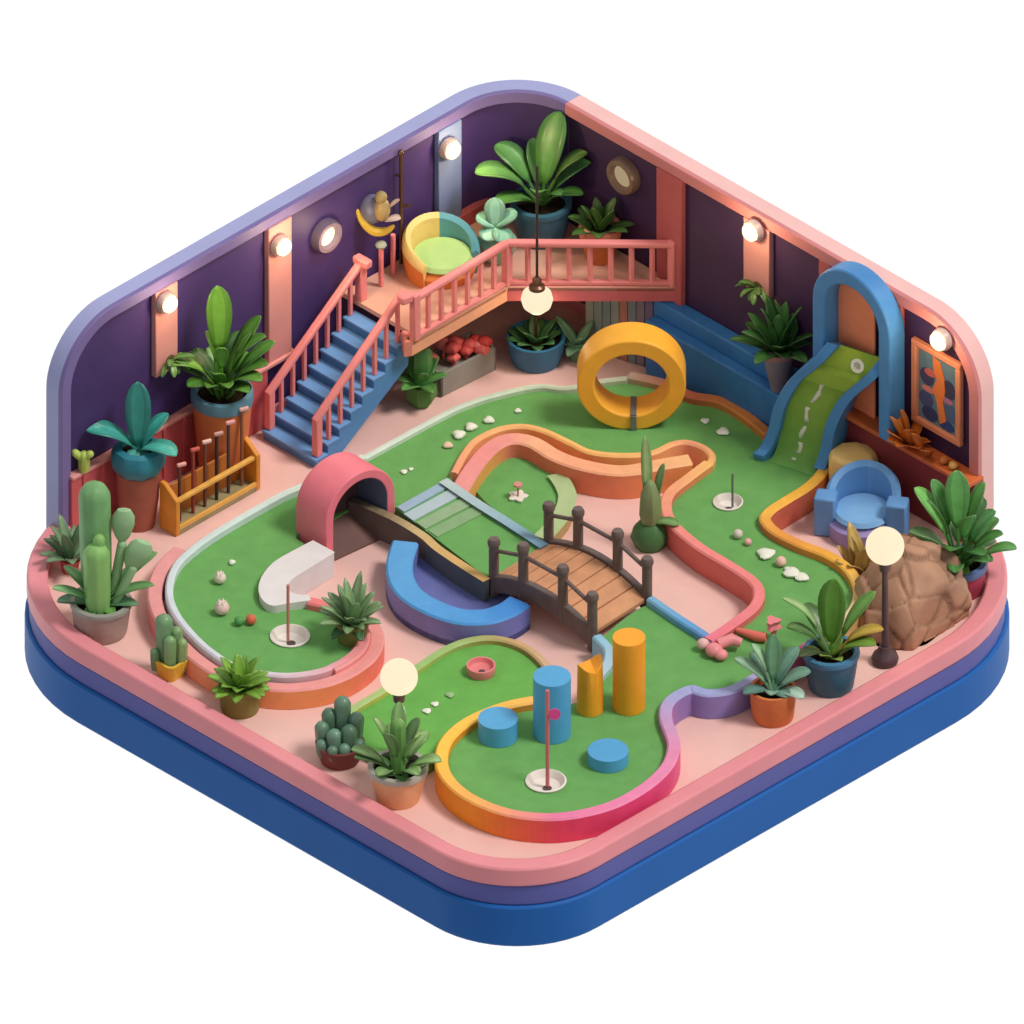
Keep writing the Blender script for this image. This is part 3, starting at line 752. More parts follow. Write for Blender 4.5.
# two short posts on the balcony by the stair head
for (px, py, h, cap, lab) in ((381, 286, .50, 1, 'coral post with a grey cap at the stair head'), (393, 274, .48, 0, 'plain coral post between the capped post and the tub armchair')):
    q = W(px, py, ZP); t = thing('short_post', lab, 'post', q); m = mb(); m.tube([q + Vector((0, 0, .003)), q + Vector((0, 0, h))], .026, 8); m.build('shaft', RAILP, t)
    if cap:
        m = mb(); m.ball(q + Vector((0, 0, h)), .06, 12, .7); m.build('cap', M('sage_grey', (160, 168, 150), .5), t)
# pole on the wall
q = WL(-1, 401, 236, .07); zt = 2.40
t = thing('wall_pole', 'slim bronze pole standing against the violet wall beside the armchair', 'pole', Vector((q.x, q.y, ZP)))
m = mb(); m.tube([Vector((q.x, q.y, ZP + .003)), Vector((q.x, q.y, zt))], .02, 8); m.build('shaft', BRASS, t)
m = mb(); m.ball((q.x, q.y, zt), .032, 10); m.tube([Vector((q.x, q.y, 1.75)), Vector((q.x, q.y, 1.75)) + Vector((.09, -.03, .03))], .018, 6); m.tube([Vector((q.x, q.y, 2.1)), Vector((q.x, q.y, 2.1)) - NL * .07], .014, 6); m.build('bracket', BRASS, t)
# wall ornament
q = WL(-1, 378, 210, .12)
t = thing('wall_ornament', 'grey and gold sculpted ornament hung on the left wall', 'ornament', q)
m = mb(); m.ball(q + Vector((-.06, .02, .0)), .13, 18, 1.25); m.tube([q, q - NL * .13], .03, 8); m.build('body', M('blue_grey_glaze', (112, 112, 136), .4, .1), t)
m = mb(); m.ball(q + Vector((.04, -.06, .05)), .085, 14, 1.6); m.ball(q + Vector((.03, -.06, .20)), .065, 12, 1); m.build('crest', M('antique_gold', (170, 146, 96), .4, .15), t)
m = mb(); pth = smooth3([q + Vector((-.22, -.02, .04)), q + Vector((-.15, -.06, -.1)), q + Vector((-.04, -.08, -.2)), q + Vector((.08, -.08, -.2)), q + Vector((.16, -.07, -.14))], 5); m.tube(pth, [.015 + .035 * math.sin(PI * i / (len(pth) - 1)) for i in range(len(pth))], 8); m.build('horn', M('mustard_glaze', (206, 172, 66), .4, .1), t)
m = mb(); m.leaf(q + Vector((.07, -.08, -.08)), -.2, .5, .17, .06, .4, colr=(226, 200, 190)); m.leaf(q + Vector((.1, -.06, .06)), .3, .8, .15, .03, .4, colr=(216, 180, 170)); m.build('fin', VC, t, solid=.012)

# tub armchair on the balcony
def tub_chair(base, face, r, h_seat, h_arm, h_back, cols, label, thick=.09, span=250, taper=.92, seatlab='green seat cushion'):
    t = thing('tub_armchair', label, 'armchair', base)
    K = 30; vs = []; m = mb(); a0 = face + R(180 - span / 2)
    prev = []
    for i in range(K + 1):
        f = i / K; a = a0 + R(span) * f; e = math.sin(PI * f) ** .8; h = h_arm + (h_back - h_arm) * e
        d = Vector((math.cos(a), math.sin(a), 0)); ro, rb = r, r * taper; rin = r - thick
        sec = [base + d * rb + Vector((0, 0, .004)), base + d * ro + Vector((0, 0, h * .75)), base + d * (ro - .01) + Vector((0, 0, h - .02)), base + d * (ro - thick * .45) + Vector((0, 0, h + .012)), base + d * rin + Vector((0, 0, h - .03)), base + d * (rin - .02) + Vector((0, 0, .004))]
        prev.append(sec)
    o = m.add([p for s_ in prev for p in s_], [])
    for i in range(K):
        f = (i + .5) / K
        for j in range(6):
            A, B = o + i * 6 + j, o + i * 6 + (j + 1) % 6
            m.f.append([A, B, B + 6, A + 6]); cc = cols[0] if j in (0, 5) else (cols[1] if f < cols[4] else cols[2]); m.c.append(cc); m.mi.append(0)
    for e in (0, K):
        m.f.append([o + e * 6 + j for j in range(6)]); m.c.append(cols[1] if e == 0 else cols[2]); m.mi.append(0)
    m.build('backrest', VC, t)
    m = mb(cols[0]); m.lathe(base, [(r * taper - .03, .004), (r - .03, h_seat - .05), (r - thick + .005, h_seat)], 36); m.build('base', VC, t)
    m = mb(cols[3]); m.lathe(base + Vector((math.cos(face) * .02, math.sin(face) * .02, h_seat)), [(0, 0), (r - thick - .02, 0), (r - thick + .01, .03), (r - thick - .02, .07), (0, .085)], 32); m.build('seat_cushion', VC, t)['label'] = seatlab
    return t
tub_chair(W(441, 271, ZP), R(-62), .395, .16, .27, .47, [(214,122,60), (96,160,176), (236,204,126), (176,212,136), .40], 'round tub armchair in yellow, orange and teal on the balcony')
# ------------------------------------------------------------------ lamps
def sconce(side, px, py, d, r, label):
    q = WL(side, px, py, d + .09); nn = NL if side < 0 else NR; b = q - nn * .085
    t = thing('wall_lamp', label, 'wall lamp', b, 'round wall lamps')
    m = mb(); m.lathe(b, [(r * .9, 0), (r * 1.05, .02), (r * 1.05, .06), (r * .95, .09), (r * .9, .09)], 28, axis=nn); m.build('housing', M('pale_lamp_metal', (206, 176, 164), .35, .05, 5, spec=.5), t); pass
    m = mb(); m.lathe(b, [(r * .88, .085), (r * .84, .12), (r * .6, .145), (0, .155)], 28, axis=nn); m.build('lens', LENS, t)
    lamp('sconce_glow', q + nn * .28 + Vector((0, 0, .08)), 17.0, .05)
sconce(-1, 169, 304, .07, .105, 'round lit wall lamp above the leafy plants at the left end of the left wall')
sconce(-1, 283, 247, .07, .105, 'round lit wall lamp on the tall pink pilaster left of the stairs')
sconce(-1, 452, 150, .07, .11, 'round lit wall lamp above the tub armchair')
sconce(1, 751, 232, .07, .11, 'round lit wall lamp on the right wall above the blue bank')
sconce(1, 939, 341, .05, .115, 'round lit wall lamp above the framed picture')
def porthole(side, px, py, r, label, lit):
    q = WL(side, px, py, .05); nn = NL if side < 0 else NR; b = q - nn * .05
    t = thing('porthole_lamp', label, 'wall lamp', b)
    m = mb(); m.lathe(b, [(r, 0), (r, .06), (r * .92, .10), (r * .70, .10), (r * .62, .05), (r * .62, .0)], 32, axis=nn, cap=False)
    m.build('ring', M('violet_bronze_ring', (126, 110, 130), .35, .08, 5, metal=.3, spec=.5) if lit else M('tan_bronze_ring', (140, 112, 96), .35, .1, 5, metal=.3, spec=.5), t)
    m = mb(); m.lathe(b, [(r * .6, .02), (r * .58, .055), (0, .075)], 28, axis=nn); m.build('lens', LENS if lit else M('dim_lens', (214, 190, 150), .35, .05, 5, emit=.55), t)
    if lit: lamp('porthole_glow', q + nn * .3, 8, .06)
porthole(-1, 327, 236, .18, 'round lit porthole lamp on the left wall above the stairs', True)
porthole(1, 623, 176, .20, 'dim bronze porthole lamp on the right wall above the balcony', False)
def street_lamp(x, y, zg, r, label, pr=.035):
    b = Vector((x, y, 0)); t = thing('street_lamp', label, 'lamp post', b, 'globe street lamps')
    lamp('globe_glow', b + Vector((r + .08, -r - .06, zg - .1)), 4.0, .12, (1, .78, .5))
    m = mb(); m.lathe(b, [(.13, .003), (.14, .05), (.12, .10), (.08, .13), (.06, .20), (0, .2)], 20); m.build('base', M('lamp_post_plum', (86, 66, 70), .4, .1, 8), t)
    m = mb(); m.lathe(b, [(pr * 1.3, .1), (pr, .3), (pr * .9, zg - r - .12), (pr * 1.6, zg - r - .1), (pr * 1.8, zg - r - .04), (pr * 2.2, zg - r + .02), (0, zg - r + .02)], 14); m.build('pole', M('lamp_post_plum', (86, 66, 70)), t)
    m = mb(); m.ball(b + Vector((0, 0, zg)), r, 32); m.build('globe', GLOW, t)
q = W(399, 763); street_lamp(q.x, q.y, (763 - 677) / 82.1, .19, 'glowing globe street lamp rising behind the front left potted plants')
q = W(885, 662); street_lamp(q.x, q.y, (662 - 546) / 82.1, .195, 'glowing globe street lamp beside the cracked brown boulder')
# hanging lamp in front of the balcony
x, y = .20, 3.55; zg = (586 - 57.1 * y - 299) / 82.1
t = thing('pendant_lamp', 'glowing pendant globe on a thin dark rod in front of the balcony railing', 'pendant lamp', (x, y, zg))
m = mb(); m.lathe((x, y, zg), [(0, -.155), (.08, -.14), (.14, -.08), (.162, 0), (.145, .07), (.09, .125), (.06, .14), (0, .14)], 28); m.build('globe', GLOW, t)
m = mb(); m.lathe((x, y, zg), [(.085, .115), (.08, .16), (.05, .18), (.045, .24), (.02, .27), (0, .27)], 18); m.build('socket', BRASS, t)
m = mb(); m.tube([(x, y, zg + .25), (x, y, zg + 1.62)], .014, 8); m.build('rod', M('dark_rod', (64, 52, 50), .4, .05), t)
m = mb(); m.tube([(x, y, 1.08), (x, 3.80, 1.08)], .018, 8); m.tube([(x, y, 1.55), (x, 3.86, 1.55)], .014, 8); m.build('bracket', BRASS, t)
lamp('pendant_glow', (x, y - .05, zg - .24), 4.0, .08)

# ------------------------------------------------------------------ plants
def pot_mesh(t, c, rt, rb, h, mat, rim=None, rimh=.07, name='pot', wob=0, soil=True):
    c = Vector(c); m = mb(); th = .035
    bodyh = h - (rimh if rim else 0)
    mod = (lambda a, z: 1 + wob * math.cos(4 * a)) if wob else None
    m.lathe(c, [(0, .003), (rb * .96, .003), (rb, .03), (rb + (rt - rb) * .6, h * .5), (rt, bodyh), (rt, h if not rim else bodyh + .01), (rt - th, h if not rim else bodyh + .01), (rt - th - .01, h - .09)], 32, mod, cap=False); pt = m.build(name, mat, t)
    if rim:
        m = mb(); r2 = rt + .012
        m.lathe(c, [(r2, bodyh), (r2 + .005, bodyh + rimh * .5), (r2, h), (r2 - .05, h + .003), (rt - th - .012, h - .02), (rt - th - .012, bodyh - .02), (r2, bodyh)], 32, mod, cap=False); m.build('rim', rim, pt)
    if soil:
        m = mb(); m.lathe(c, [(rt - th - .008, h - .08), (rt * .5, h - .055), (0, h - .05)], 20); m.build('soil', SOIL, pt)
    return c + Vector((0, 0, h - .07))
def foliage(t, top, specs, name='foliage'):
    m = mb()
    for s in specs: m.leaf(*s[:1], **s[1]) if False else m.leaf(s[0], s[1], s[2], s[3], s[4], **(s[5] if len(s) > 5 else {}))
    m.build(name, VCG, t, solid=.012, sharp=60)
def rosette(top, n, e0, e1, L0_, L1, w, colr, r0=.05, droop=.9, fold=.25, az0=0, stem=0, layers=2, jitter=.25, mid=None, pt=True):
    out = []
    for l in range(layers):
        f = l / max(1, layers - 1)
        k = n if l == 0 else max(3, int(n * (1 - .35 * f)))
        for i in range(k):
            az = az0 + l * .5 + 2 * PI * i / k + rnd.uniform(-jitter, jitter)
            e = e0 + (e1 - e0) * f + rnd.uniform(-.12, .12); LL = (L0_ + (L1 - L0_) * f) * rnd.uniform(.88, 1.1)
            out.append((top + Vector((math.cos(az), math.sin(az), 0)) * r0 * (1 - .6 * f), az, e, LL, w * rnd.uniform(.9, 1.1), dict(droop=droop * (1 - .5 * f), fold=fold, colr=colr, stem=stem * (1 + f), mid=mid, pt=pt)))
    return out
G1, G2, G3 = (74, 138, 52), (52, 104, 50), (112, 164, 66)
TEAL, MINT, GREY = (48, 138, 130), (140, 196, 168), (112, 158, 128)
TERRA = M('terracotta', (204, 116, 66), .6, .1, 6, .08, 30); TERD = M('dusky_terracotta', (156, 88, 70), .6, .1, 6, .08, 30)
BRIM = M('blue_glaze_rim', (98, 140, 160), .4, .08, 6); BGL = M('blue_glaze', (54, 112, 146), .4, .1, 5); PETR = M('petrol_glaze', (56, 100, 122), .4, .1, 5)
OLIVE = M('olive_pot', (126, 116, 58), .55, .12, 6); CREAM = M('peach_pot', (224, 168, 124), .5, .08, 5); GRYP = M('stone_pot', (160, 140, 132), .55, .12, 5)
def D2(px, py, z, h): return None

# tall cactus, left rim
c = W(101, 631); t = thing('potted_cactus', 'tall smooth green cactus with paddle leaves in a grey pink pot at the far left', 'cactus', c)
tp = pot_mesh(t, c, .30, .265, .38, GRYP, M('grey_pot_rim', (150, 148, 140), .5, .06), .05)
CG = (118, 168, 112)
m = mb(CG); m.capsule(tp + Vector((-.04, .07, -.02)), (-.02, .05, 1), 1.42, .155, 32, 8, .035); m.build('column', M('cactus_green', (112, 160, 104), .5, .08, 6, .1, 60), t)
m = mb(CG); m.capsule(tp + Vector((-.03, -.10, -.02)), (-.02, 0, 1), .84, .13, 32, 8, .04); m.capsule(tp + Vector((-.02, -.08, .72)), (0, 0, 1), .20, .06, 12); m.build('column', M('cactus_light_green', (132, 180, 104), .5, .08, 6, .1, 60), t)
m = mb(CG); m.capsule(tp + Vector((.10, .05, .0)), (.16, .03, 1), .75, .05, 12); m.capsule(tp + Vector((.12, -.02, .0)), (.42, 0, 1), .55, .05, 12); m.lathe(tp + Vector((.22, .08, .92)), [(.02, -.22), (.08, -.12), (.115, .02), (.11, .12), (.07, .19), (0, .215)], 18, axis=(.06, 0, 1), sy=.55); m.lathe(tp + Vector((.36, .0, .62)), [(.02, -.22), (.09, -.12), (.135, .02), (.125, .11), (.08, .17), (0, .19)], 18, axis=(.45, 0, 1), sy=.5); m.build('paddle', M('pale_cactus_green', (146, 182, 136), .5, .08, 6), t)
sp = [(tp, 3.5, .75, .62, .085, dict(droop=.4, colr=CG)), (tp, 3.1, .35, .45, .09, dict(droop=.6, colr=(90,140,100))), (tp, -.3, .45, .40, .08, dict(droop=.5, colr=(90,140,96))), (tp, .3, .95, .8, .09, dict(droop=.5, colr=(120,170,100))), (tp, -.1, .8, .62, .08, dict(droop=.7, colr=(116,166,100))), (tp, 2.7, .9, .55, .08, dict(droop=.4, colr=CG)), (tp, 4.2, .4, .30, .07, dict(droop=.6, colr=(86,140,70))), (tp, 5.2, .4, .26, .07, dict(droop=.6, colr=(96,150,70)))]
foliage(t, tp, sp)
# small yellow-green cactus on the ledge
q = on_wall(-1, 84, .09, .745); t = thing('small_cactus', 'little yellow green branching cactus on the pink ledge behind the tall cactus', 'cactus', q)
m = mb((176, 196, 92)); m.capsule(q, (0, 0, 1), .24, .055, 10, 6, .08); m.capsule(q + Vector((0, 0, .14)), (-1, 0, .9), .16, .042, 10); m.capsule(q + Vector((0, 0, .17)), (1, -.3, .8), .12, .04, 10); m.build('column', VCG, t)
# grey shrub behind the tall cactus
q = W(70, 571); t = thing('small_shrub', 'small grey green shrub with a reddish base squeezed behind the tall cactus', 'shrub', q)
m = mb(); m.lathe(q, [(.08, .003), (.11, .16), (.09, .16), (0, .14)], 16); m.build('pot', M('red_pot', (176, 74, 66), .55), t)
foliage(t, q, rosette(q + Vector((0, 0, .12)), 9, .9, 1.3, .36, .5, .05, (110, 140, 104), .03, .8))
# cactus with yellow pot
c = W(170, 676); c = W(171, 675); t = thing('potted_cactus', 'ribbed cactus cluster in a yellow pot beside the pink rim', 'cactus', c)
tp = pot_mesh(t, c, .16, .12, .20, M('mustard_pot', (222, 178, 60), .5, .08), wob=.12)
m = mb()
for dx_, dy_, h, r, cc in ((-.06, .06, .62, .085, (112,152,110)), (.05, .05, .48, .06, (128,160,110)), (.10, -.02, .38, .055, (136,164,106)), (-.01, -.06, .44, .06, (120,158,104)), (-.15, -.0, .25, .05, (100,140,100))):
    m.col = cc; m.capsule(tp + Vector((dx_, dy_, -.06)), (dx_ * .3, 0, 1), h, r, 16, 7, .09)
m.build('column', VCG, t)
# bromeliad
c = W(240, 709); t = thing('potted_plant', 'spiky bright green rosette plant in an olive pot beside the pink rim', 'plant', c)
tp = pot_mesh(t, c, .215, .195, .31, OLIVE)
foliage(t, tp, rosette(tp, 11, .55, 1.3, .27, .36, .058, (116, 160, 56), .07, .8, .3, layers=3))
# front left grey green cactus cluster
c = W(340, 760); t = thing('potted_cactus', 'grey green finger cactus cluster in a dark red pot at the front left', 'cactus', c)
tp = pot_mesh(t, c, .25, .20, .22, M('maroon_pot', (120, 62, 58), .55, .1))
m = mb()
for i, (dx_, dy_, h, r) in enumerate(((-.16, .02, .34, .07), (-.09, .10, .44, .075), (-.05, -.08, .32, .075), (.02, .10, .58, .08), (.08, -.06, .36, .08), (.14, .06, .42, .075), (-.17, -.09, .2, .06), (.17, -.10, .22, .07), (.04, -.16, .2, .06), (-.07, -.17, .18, .055))):
    m.col = [(96,130,108), (84,120,96), (104,142,122)][i % 3]; m.capsule(tp + Vector((dx_, dy_, -.04)), (dx_ * .5, dy_ * .3, 1), h, r, 14, 6, .06)
m.build('column', VCG, t)
# leafy plant front left
c = W(398, 798); t = thing('potted_plant', 'leafy green plant with a thick central cactus stalk in a peach pot', 'plant', c)
tp = pot_mesh(t, c, .29, .225, .40, CREAM, M('pale_grey_rim', (176, 172, 160), .45, .06), .06)
m = mb(); m.capsule(tp + Vector((0, -.02, -.02)), (0, 0, 1), .66, .075, 16, 6, .08); m.build('stalk', M('cactus_mid_green', (104, 150, 78), .5, .08), t)
foliage(t, tp, rosette(tp, 9, .85, 1.3, .36, .46, .085, (110, 150, 88), .07, .8, .25, stem=.10, layers=2, pt=False, jitter=.35) + rosette(tp, 5, .6, .8, .2, .24, .05, (80, 128, 66), .1, .6, layers=1))
# plant on the left round green
c = W(352, 640, ZG); t = thing('potted_plant', 'spiky grey green plant in an olive pot standing on the left round green', 'plant', c)
tp = pot_mesh(t, c, .175, .145, .25, M('moss_pot', (116, 116, 64), .55, .15))
foliage(t, tp, rosette(tp, 10, .85, 1.4, .36, .52, .048, (128, 160, 112), .06, .8, .3, layers=3) + rosette(tp, 6, .3, .5, .22, .24, .05, (58, 98, 62), .08, .9, layers=1))
# big leafy plant on the left
c = Vector((-2.95, 1.93, 0)); t = thing('potted_plant', 'large glossy leafed plant in a tall orange pot with blue rim left of the stairs', 'plant', c)
tp = pot_mesh(t, c, .30, .22, 1.05, M('orange_terracotta', (214, 120, 70), .55, .1, 4, .05, 20), BRIM, .13)
sp = [(tp + Vector((-.02, .04, .25)), 1.9, 1.52, .74, .14, dict(droop=.15, colr=(98,150,52), stem=.26)), (tp, .5, 1.2, .74, .11, dict(droop=.35, colr=(84,140,52), stem=.2)), (tp, 3.3, 1.0, .60, .13, dict(droop=1.5, colr=(120,170,64), stem=.3)), (tp, -.2, 1.0, .42, .11, dict(droop=.9, colr=(78,128,50), stem=.25)), (tp, .2, .95, .5, .10, dict(droop=.5, colr=(92,146,60), stem=.3)), (tp, 3.8, .9, .4, .10, dict(droop=1.0, colr=(74,126,48), stem=.15)), (tp, -.6, 1.0, .45, .10, dict(droop=1.2, colr=(84,132,54), stem=.2)), (tp, 2.6, 1.1, .5, .10, dict(droop=1.0, colr=(66,112,52), stem=.15)), (tp, 1.2, 1.0, .5, .10, dict(droop=.8, colr=(60,104,48), stem=.2)), (tp, 4.9, 1.1, .42, .08, dict(droop=1.0, colr=(88,138,52), stem=.1)), (tp, 5.6, .9, .36, .08, dict(droop=1.0, colr=(70,118,48), stem=.1)), (tp, 4.4, 1.3, .4, .08, dict(droop=.8, colr=(96,148,60), stem=.12)), (tp, -.1, 1.25, .55, .11, dict(droop=.8, colr=(70,120,46), stem=.35))] + rosette(tp, 6, 1.0, 1.35, .30, .36, .07, (84, 136, 54), .08, .9, .3, stem=.2, pt=False)
foliage(t, tp, sp)
# teal plant far left
c = Vector((-3.79, 1.10, 0)); t = thing('potted_plant', 'broad teal leaves in a terracotta pot with bulging blue collar, left wall', 'plant', c)
m = mb(); m.lathe(c, [(0, .003), (.17, .003), (.21, .33), (.22, .66), (0, .66)], 28); m.build('pot', TERD, t)
m = mb(); m.lathe(c, [(.20, .64), (.26, .72), (.275, .82), (.235, .92), (.17, .94), (.15, .88)], 36, lambda a, z: 1 + .03 * math.cos(9 * a)); m.build('collar', M('teal_glaze', (48, 122, 140), .4, .1, 6), t)
m = mb(); m.lathe(c, [(.165, .88), (0, .91)], 18); m.build('soil', SOIL, t)
tp = c + Vector((0, 0, .88))
foliage(t, tp, [(tp, 1.6, 1.45, .70, .135, dict(droop=.25, colr=TEAL, stem=.05)), (tp, 3.25, .85, .56, .15, dict(droop=.9, colr=(56,150,140), stem=.08)), (tp, .6, .95, .46, .09, dict(droop=.6, colr=TEAL, stem=.03)), (tp, -.5, .7, .46, .12, dict(droop=1.2, colr=(62,152,140), stem=.02)), (tp, 4.3, .5, .2, .07, dict(droop=1.2, colr=(80,160,150))), (tp, 5.2, .5, .18, .06, dict(droop=1.2, colr=(70,150,150)))])
# trailing plants on the pilasters
def trailing(side, px, py, label, w=.3):
    q = WL(side, px, py, .07); nn = NL if side < 0 else NR; t = thing('trailing_plant', label, 'plant', q)
    m = mb(); m.lathe(q - nn * .06, [(.0, 0), (.08, .01), (.06, .07), (0, .08)], 12, axis=nn); m.build('holder', M('moss_brown', (80, 74, 46), .8), t)
    az = math.atan2(nn.y, nn.x)
    foliage(t, q, [(q + nn * .02, az + a, e, L, .035, dict(droop=1.2, colr=c_)) for a, e, L, c_ in ((-1.2, .3, .26, (84,120,60)), (-.6, .0, .2, (92,130,64)), (.0, -.3, .16, (70,106,52)), (.6, .1, .22, (84,124,60)), (1.2, .4, .28, (110,150,90)), (.9, .7, .2, (84,124,60)), (-.9, .8, .2, (76,112,56)))])
trailing(-1, 170, 360, 'small trailing plant at the foot of the left lamp pilaster')
trailing(1, 758, 287, 'small trailing plant below the lamp on the right wall')

# balcony plants
c = W(541, 236, ZP); t = thing('potted_plant', 'large round leafed plant in a petrol blue pot in the balcony corner', 'plant', c)
tp = pot_mesh(t, c, .30, .25, .44, PETR, M('petrol_rim', (62, 108, 128), .4, .08), .06)
foliage(t, tp, [(tp, .9, 1.35, .78, .17, dict(droop=.3, colr=(92,148,70), stem=.25)), (tp, 2.6, 1.05, .52, .15, dict(droop=.9, colr=(100,160,84), stem=.28)), (tp, 3.3, .95, .58, .15, dict(droop=1.2, colr=(110,166,88), stem=.3)), (tp, .2, .95, .62, .13, dict(droop=.7, colr=(72,128,66), stem=.22)), (tp, .05, 1.15, .48, .10, dict(droop=.9, colr=(110,146,70), stem=.35)), (tp, 3.6, .7, .48, .11, dict(droop=1.0, colr=(90,146,66), stem=.1)), (tp, -.4, .8, .40, .09, dict(droop=.9, colr=(80,134,60), stem=.15)), (tp, 4.6, 1.1, .4, .09, dict(droop=.8, colr=(104,156,80), stem=.15)), (tp, 5.3, 1.0, .36, .08, dict(droop=.8, colr=(80,134,66), stem=.15)), (tp, 1.8, 1.2, .5, .1, dict(droop=.6, colr=(70,120,60), stem=.2))])
c = Vector((.83, 4.24, ZP)); t = thing('potted_plant', 'small dark leafed plant in a terracotta pot on the balcony below the dim porthole', 'plant', c)
tp = pot_mesh(t, c, .20, .15, .40, TERRA, M('coral_pot_rim', (212, 132, 110), .5, .06), .12)
foliage(t, tp, rosette(tp, 8, .7, 1.35, .30, .36, .055, (74, 110, 46), .08, .7, .3, layers=2))
c = W(497, 258, ZP); t = thing('potted_plant', 'mint green clover shaped plant in a mint pot beside the balcony armchair', 'plant', c)
m = mb(); m.lathe(c, [(0, .003), (.13, .003), (.19, .12), (.2, .22), (.13, .27), (0, .27)], 26); m.build('pot', M('mint_glaze', (136, 186, 160), .45, .06), t)
m = mb(); m.tube([c + Vector((0, 0, .25)), c + Vector((-.02, -.02, .42))], .02, 6)
m.build('stem', M('mint_stem', (110, 164, 134), .5), t)
m = mb(); h0 = c + Vector((-.02, -.03, .40))
for az, e, L in ((1.6, 1.3, .30), (.3, .7, .27), (-1.0, -.1, .24), (2.8, .6, .22), (4.2, -.1, .2)):
    m.leaf(h0, az, e, L, .11, droop=.4, fold=.12, colr=MINT, tip=.8, belly=.95)
m.build('foliage', VCG, t, solid=.02)

# below the balcony
q0 = W(441, 398); dx_ = Vector((.55, .49, 0)); dy_ = Vector((-.25, .28, 0)); t = thing('flower_box', 'grey planter box of red flowers under the balcony', 'planter', q0 + (dx_ + dy_) / 2)
GB = M('grey_box', (142, 140, 132), .55, .08, 6)
m = mb(); m.obox(q0 + Vector((0, 0, .003)), dx_, dy_.normalized() * .03, (0, 0, .28)); m.obox(q0 + dy_ * .93 + Vector((0, 0, .003)), dx_, dy_ * .07, (0, 0, .28)); m.obox(q0 + Vector((0, 0, .003)), dx_ * .04, dy_, (0, 0, .28)); m.obox(q0 + dx_ * .96 + Vector((0, 0, .003)), dx_ * .04, dy_, (0, 0, .28)); m.obox(q0 + dx_ * .03 + dy_ * .05 + Vector((0, 0, .004)), dx_ * .94, dy_ * .9, (0, 0, .19)); m.build('box', GB, t, bevel=.006)
for i in range(13):
    f, g = rnd.random(), rnd.random(); p = q0 + dx_ * (.08 + .84 * f) + dy_ * (.15 + .7 * g) + Vector((0, 0, .19)); hh = rnd.uniform(.06, .17); m = mb([(206,84,80),(220,104,100),(196,66,62),(224,124,118)][i % 4])
    m.tube([p, p + Vector((0, 0, hh))], .02, 6); m.ball(p + Vector((0, 0, hh + .03)), rnd.uniform(.06, .09), 14, .75, lambda a, z: 1 + .12 * math.cos(5 * a)); m.build('flower', VC, t)
c = W(421, 404); t = thing('potted_cactus', 'green leafy cactus in a faceted green pot under the stairs', 'cactus', c)
m = mb(); m.lathe(c, [(0, .003), (.10, .003), (.165, .12), (.155, .27), (.12, .27), (0, .22)], 7); m.build('pot', M('leaf_green_pot', (80, 132, 60), .5, .1), t)
m = mb((78, 130, 70)); m.capsule(c + Vector((0, .02, .2)), (0, 0, 1), .50, .105, 14, 6, .1); m.build('column', VCG, t)
foliage(t, c, rosette(c + Vector((0, 0, .25)), 6, .7, 1.2, .25, .3, .06, (96, 150, 76), .06, .7))
c = Vector((.19, 3.95, 0)); t = thing('planter_bowl', 'round blue planter of low greenery under the balcony', 'planter', c)
tp = pot_mesh(t, c, .30, .25, .30, BGL)
foliage(t, tp, rosette(tp, 9, .75, 1.1, .2, .26, .05, (70, 120, 70), .1, .7))
m = mb(); m.tube([tp, tp + Vector((0, 0, .30))], .018, 8); m.build('stake', BRASS, t)
c = Vector((.60, 3.98, 0)); t = thing('potted_plant', 'small sage plant in a sage pot between the blue planter and the plank screen', 'plant', c)
tp = pot_mesh(t, c, .11, .08, .22, M('sage_pot', (92, 134, 106), .5, .08), soil=False)
foliage(t, tp, rosette(tp, 6, .5, 1.1, .24, .34, .05, (110, 150, 116), .03, .8))
sA, sB = Vector((.68, 4.15, 0)), Vector((1.36, 3.78, 0)); dv = sB - sA; t = thing('plank_screen', 'weathered grey and pink plank screen under the balcony behind the yellow hoop', 'screen', (sA + sB) / 2)
pc = [(150,152,142),(134,146,142),(120,138,142),(140,150,146),(176,116,106),(120,132,140),(128,116,134),(110,98,128)]
for i in range(8):
    m = mb(pc[i]); m.obox(sA + dv * (i / 8 + .004) + Vector((0, 0, .003)), dv * .117, Vector((.02, .04, 0)), (0, 0, .86)); m.build('plank', VC, t, bevel=.006)

# plants on the right
c = on_wall(1, 779, .215, .68); t = thing('potted_plant', 'dark green sword leafed plant in a dusky pot on the blue bank', 'plant', c)
m = mb(); c = Vector(c)
tp = pot_mesh(t, c, .165, .085, .50, M('dusky_lilac_pot', (126, 112, 128), .55, .1), M('dusky_rose_rim', (168, 116, 112), .5, .06), .06)
foliage(t, tp, rosette(tp, 8, .75, 1.4, .46, .62, .07, (54, 100, 48), .05, .7, .3, layers=3))
q = on_wall(1, 911, .13, .83); t = thing('succulent', 'orange succulent cluster on the burnt orange ledge', 'plant', q)
foliage(t, q, rosette(q + Vector((0, 0, .0)), 6, .6, 1.1, .24, .32, .075, (214, 120, 50), .05, .3, .4, layers=2, pt=False) + [(q + NR * .02 + UR * a, az, e, L, w, dict(droop=.2, colr=cc)) for a, az, e, L, w, cc in ((.02, 4.0, 1.45, .50, .05, (206,120,50)), (.09, 3.9, 1.25, .42, .08, (222,132,58)), (-.16, 4.2, 1.2, .36, .07, (206,110,44)), (.08, 3.6, .9, .26, .09, (220,128,54)), (-.26, 4.6, .9, .24, .07, (190,100,44)))])
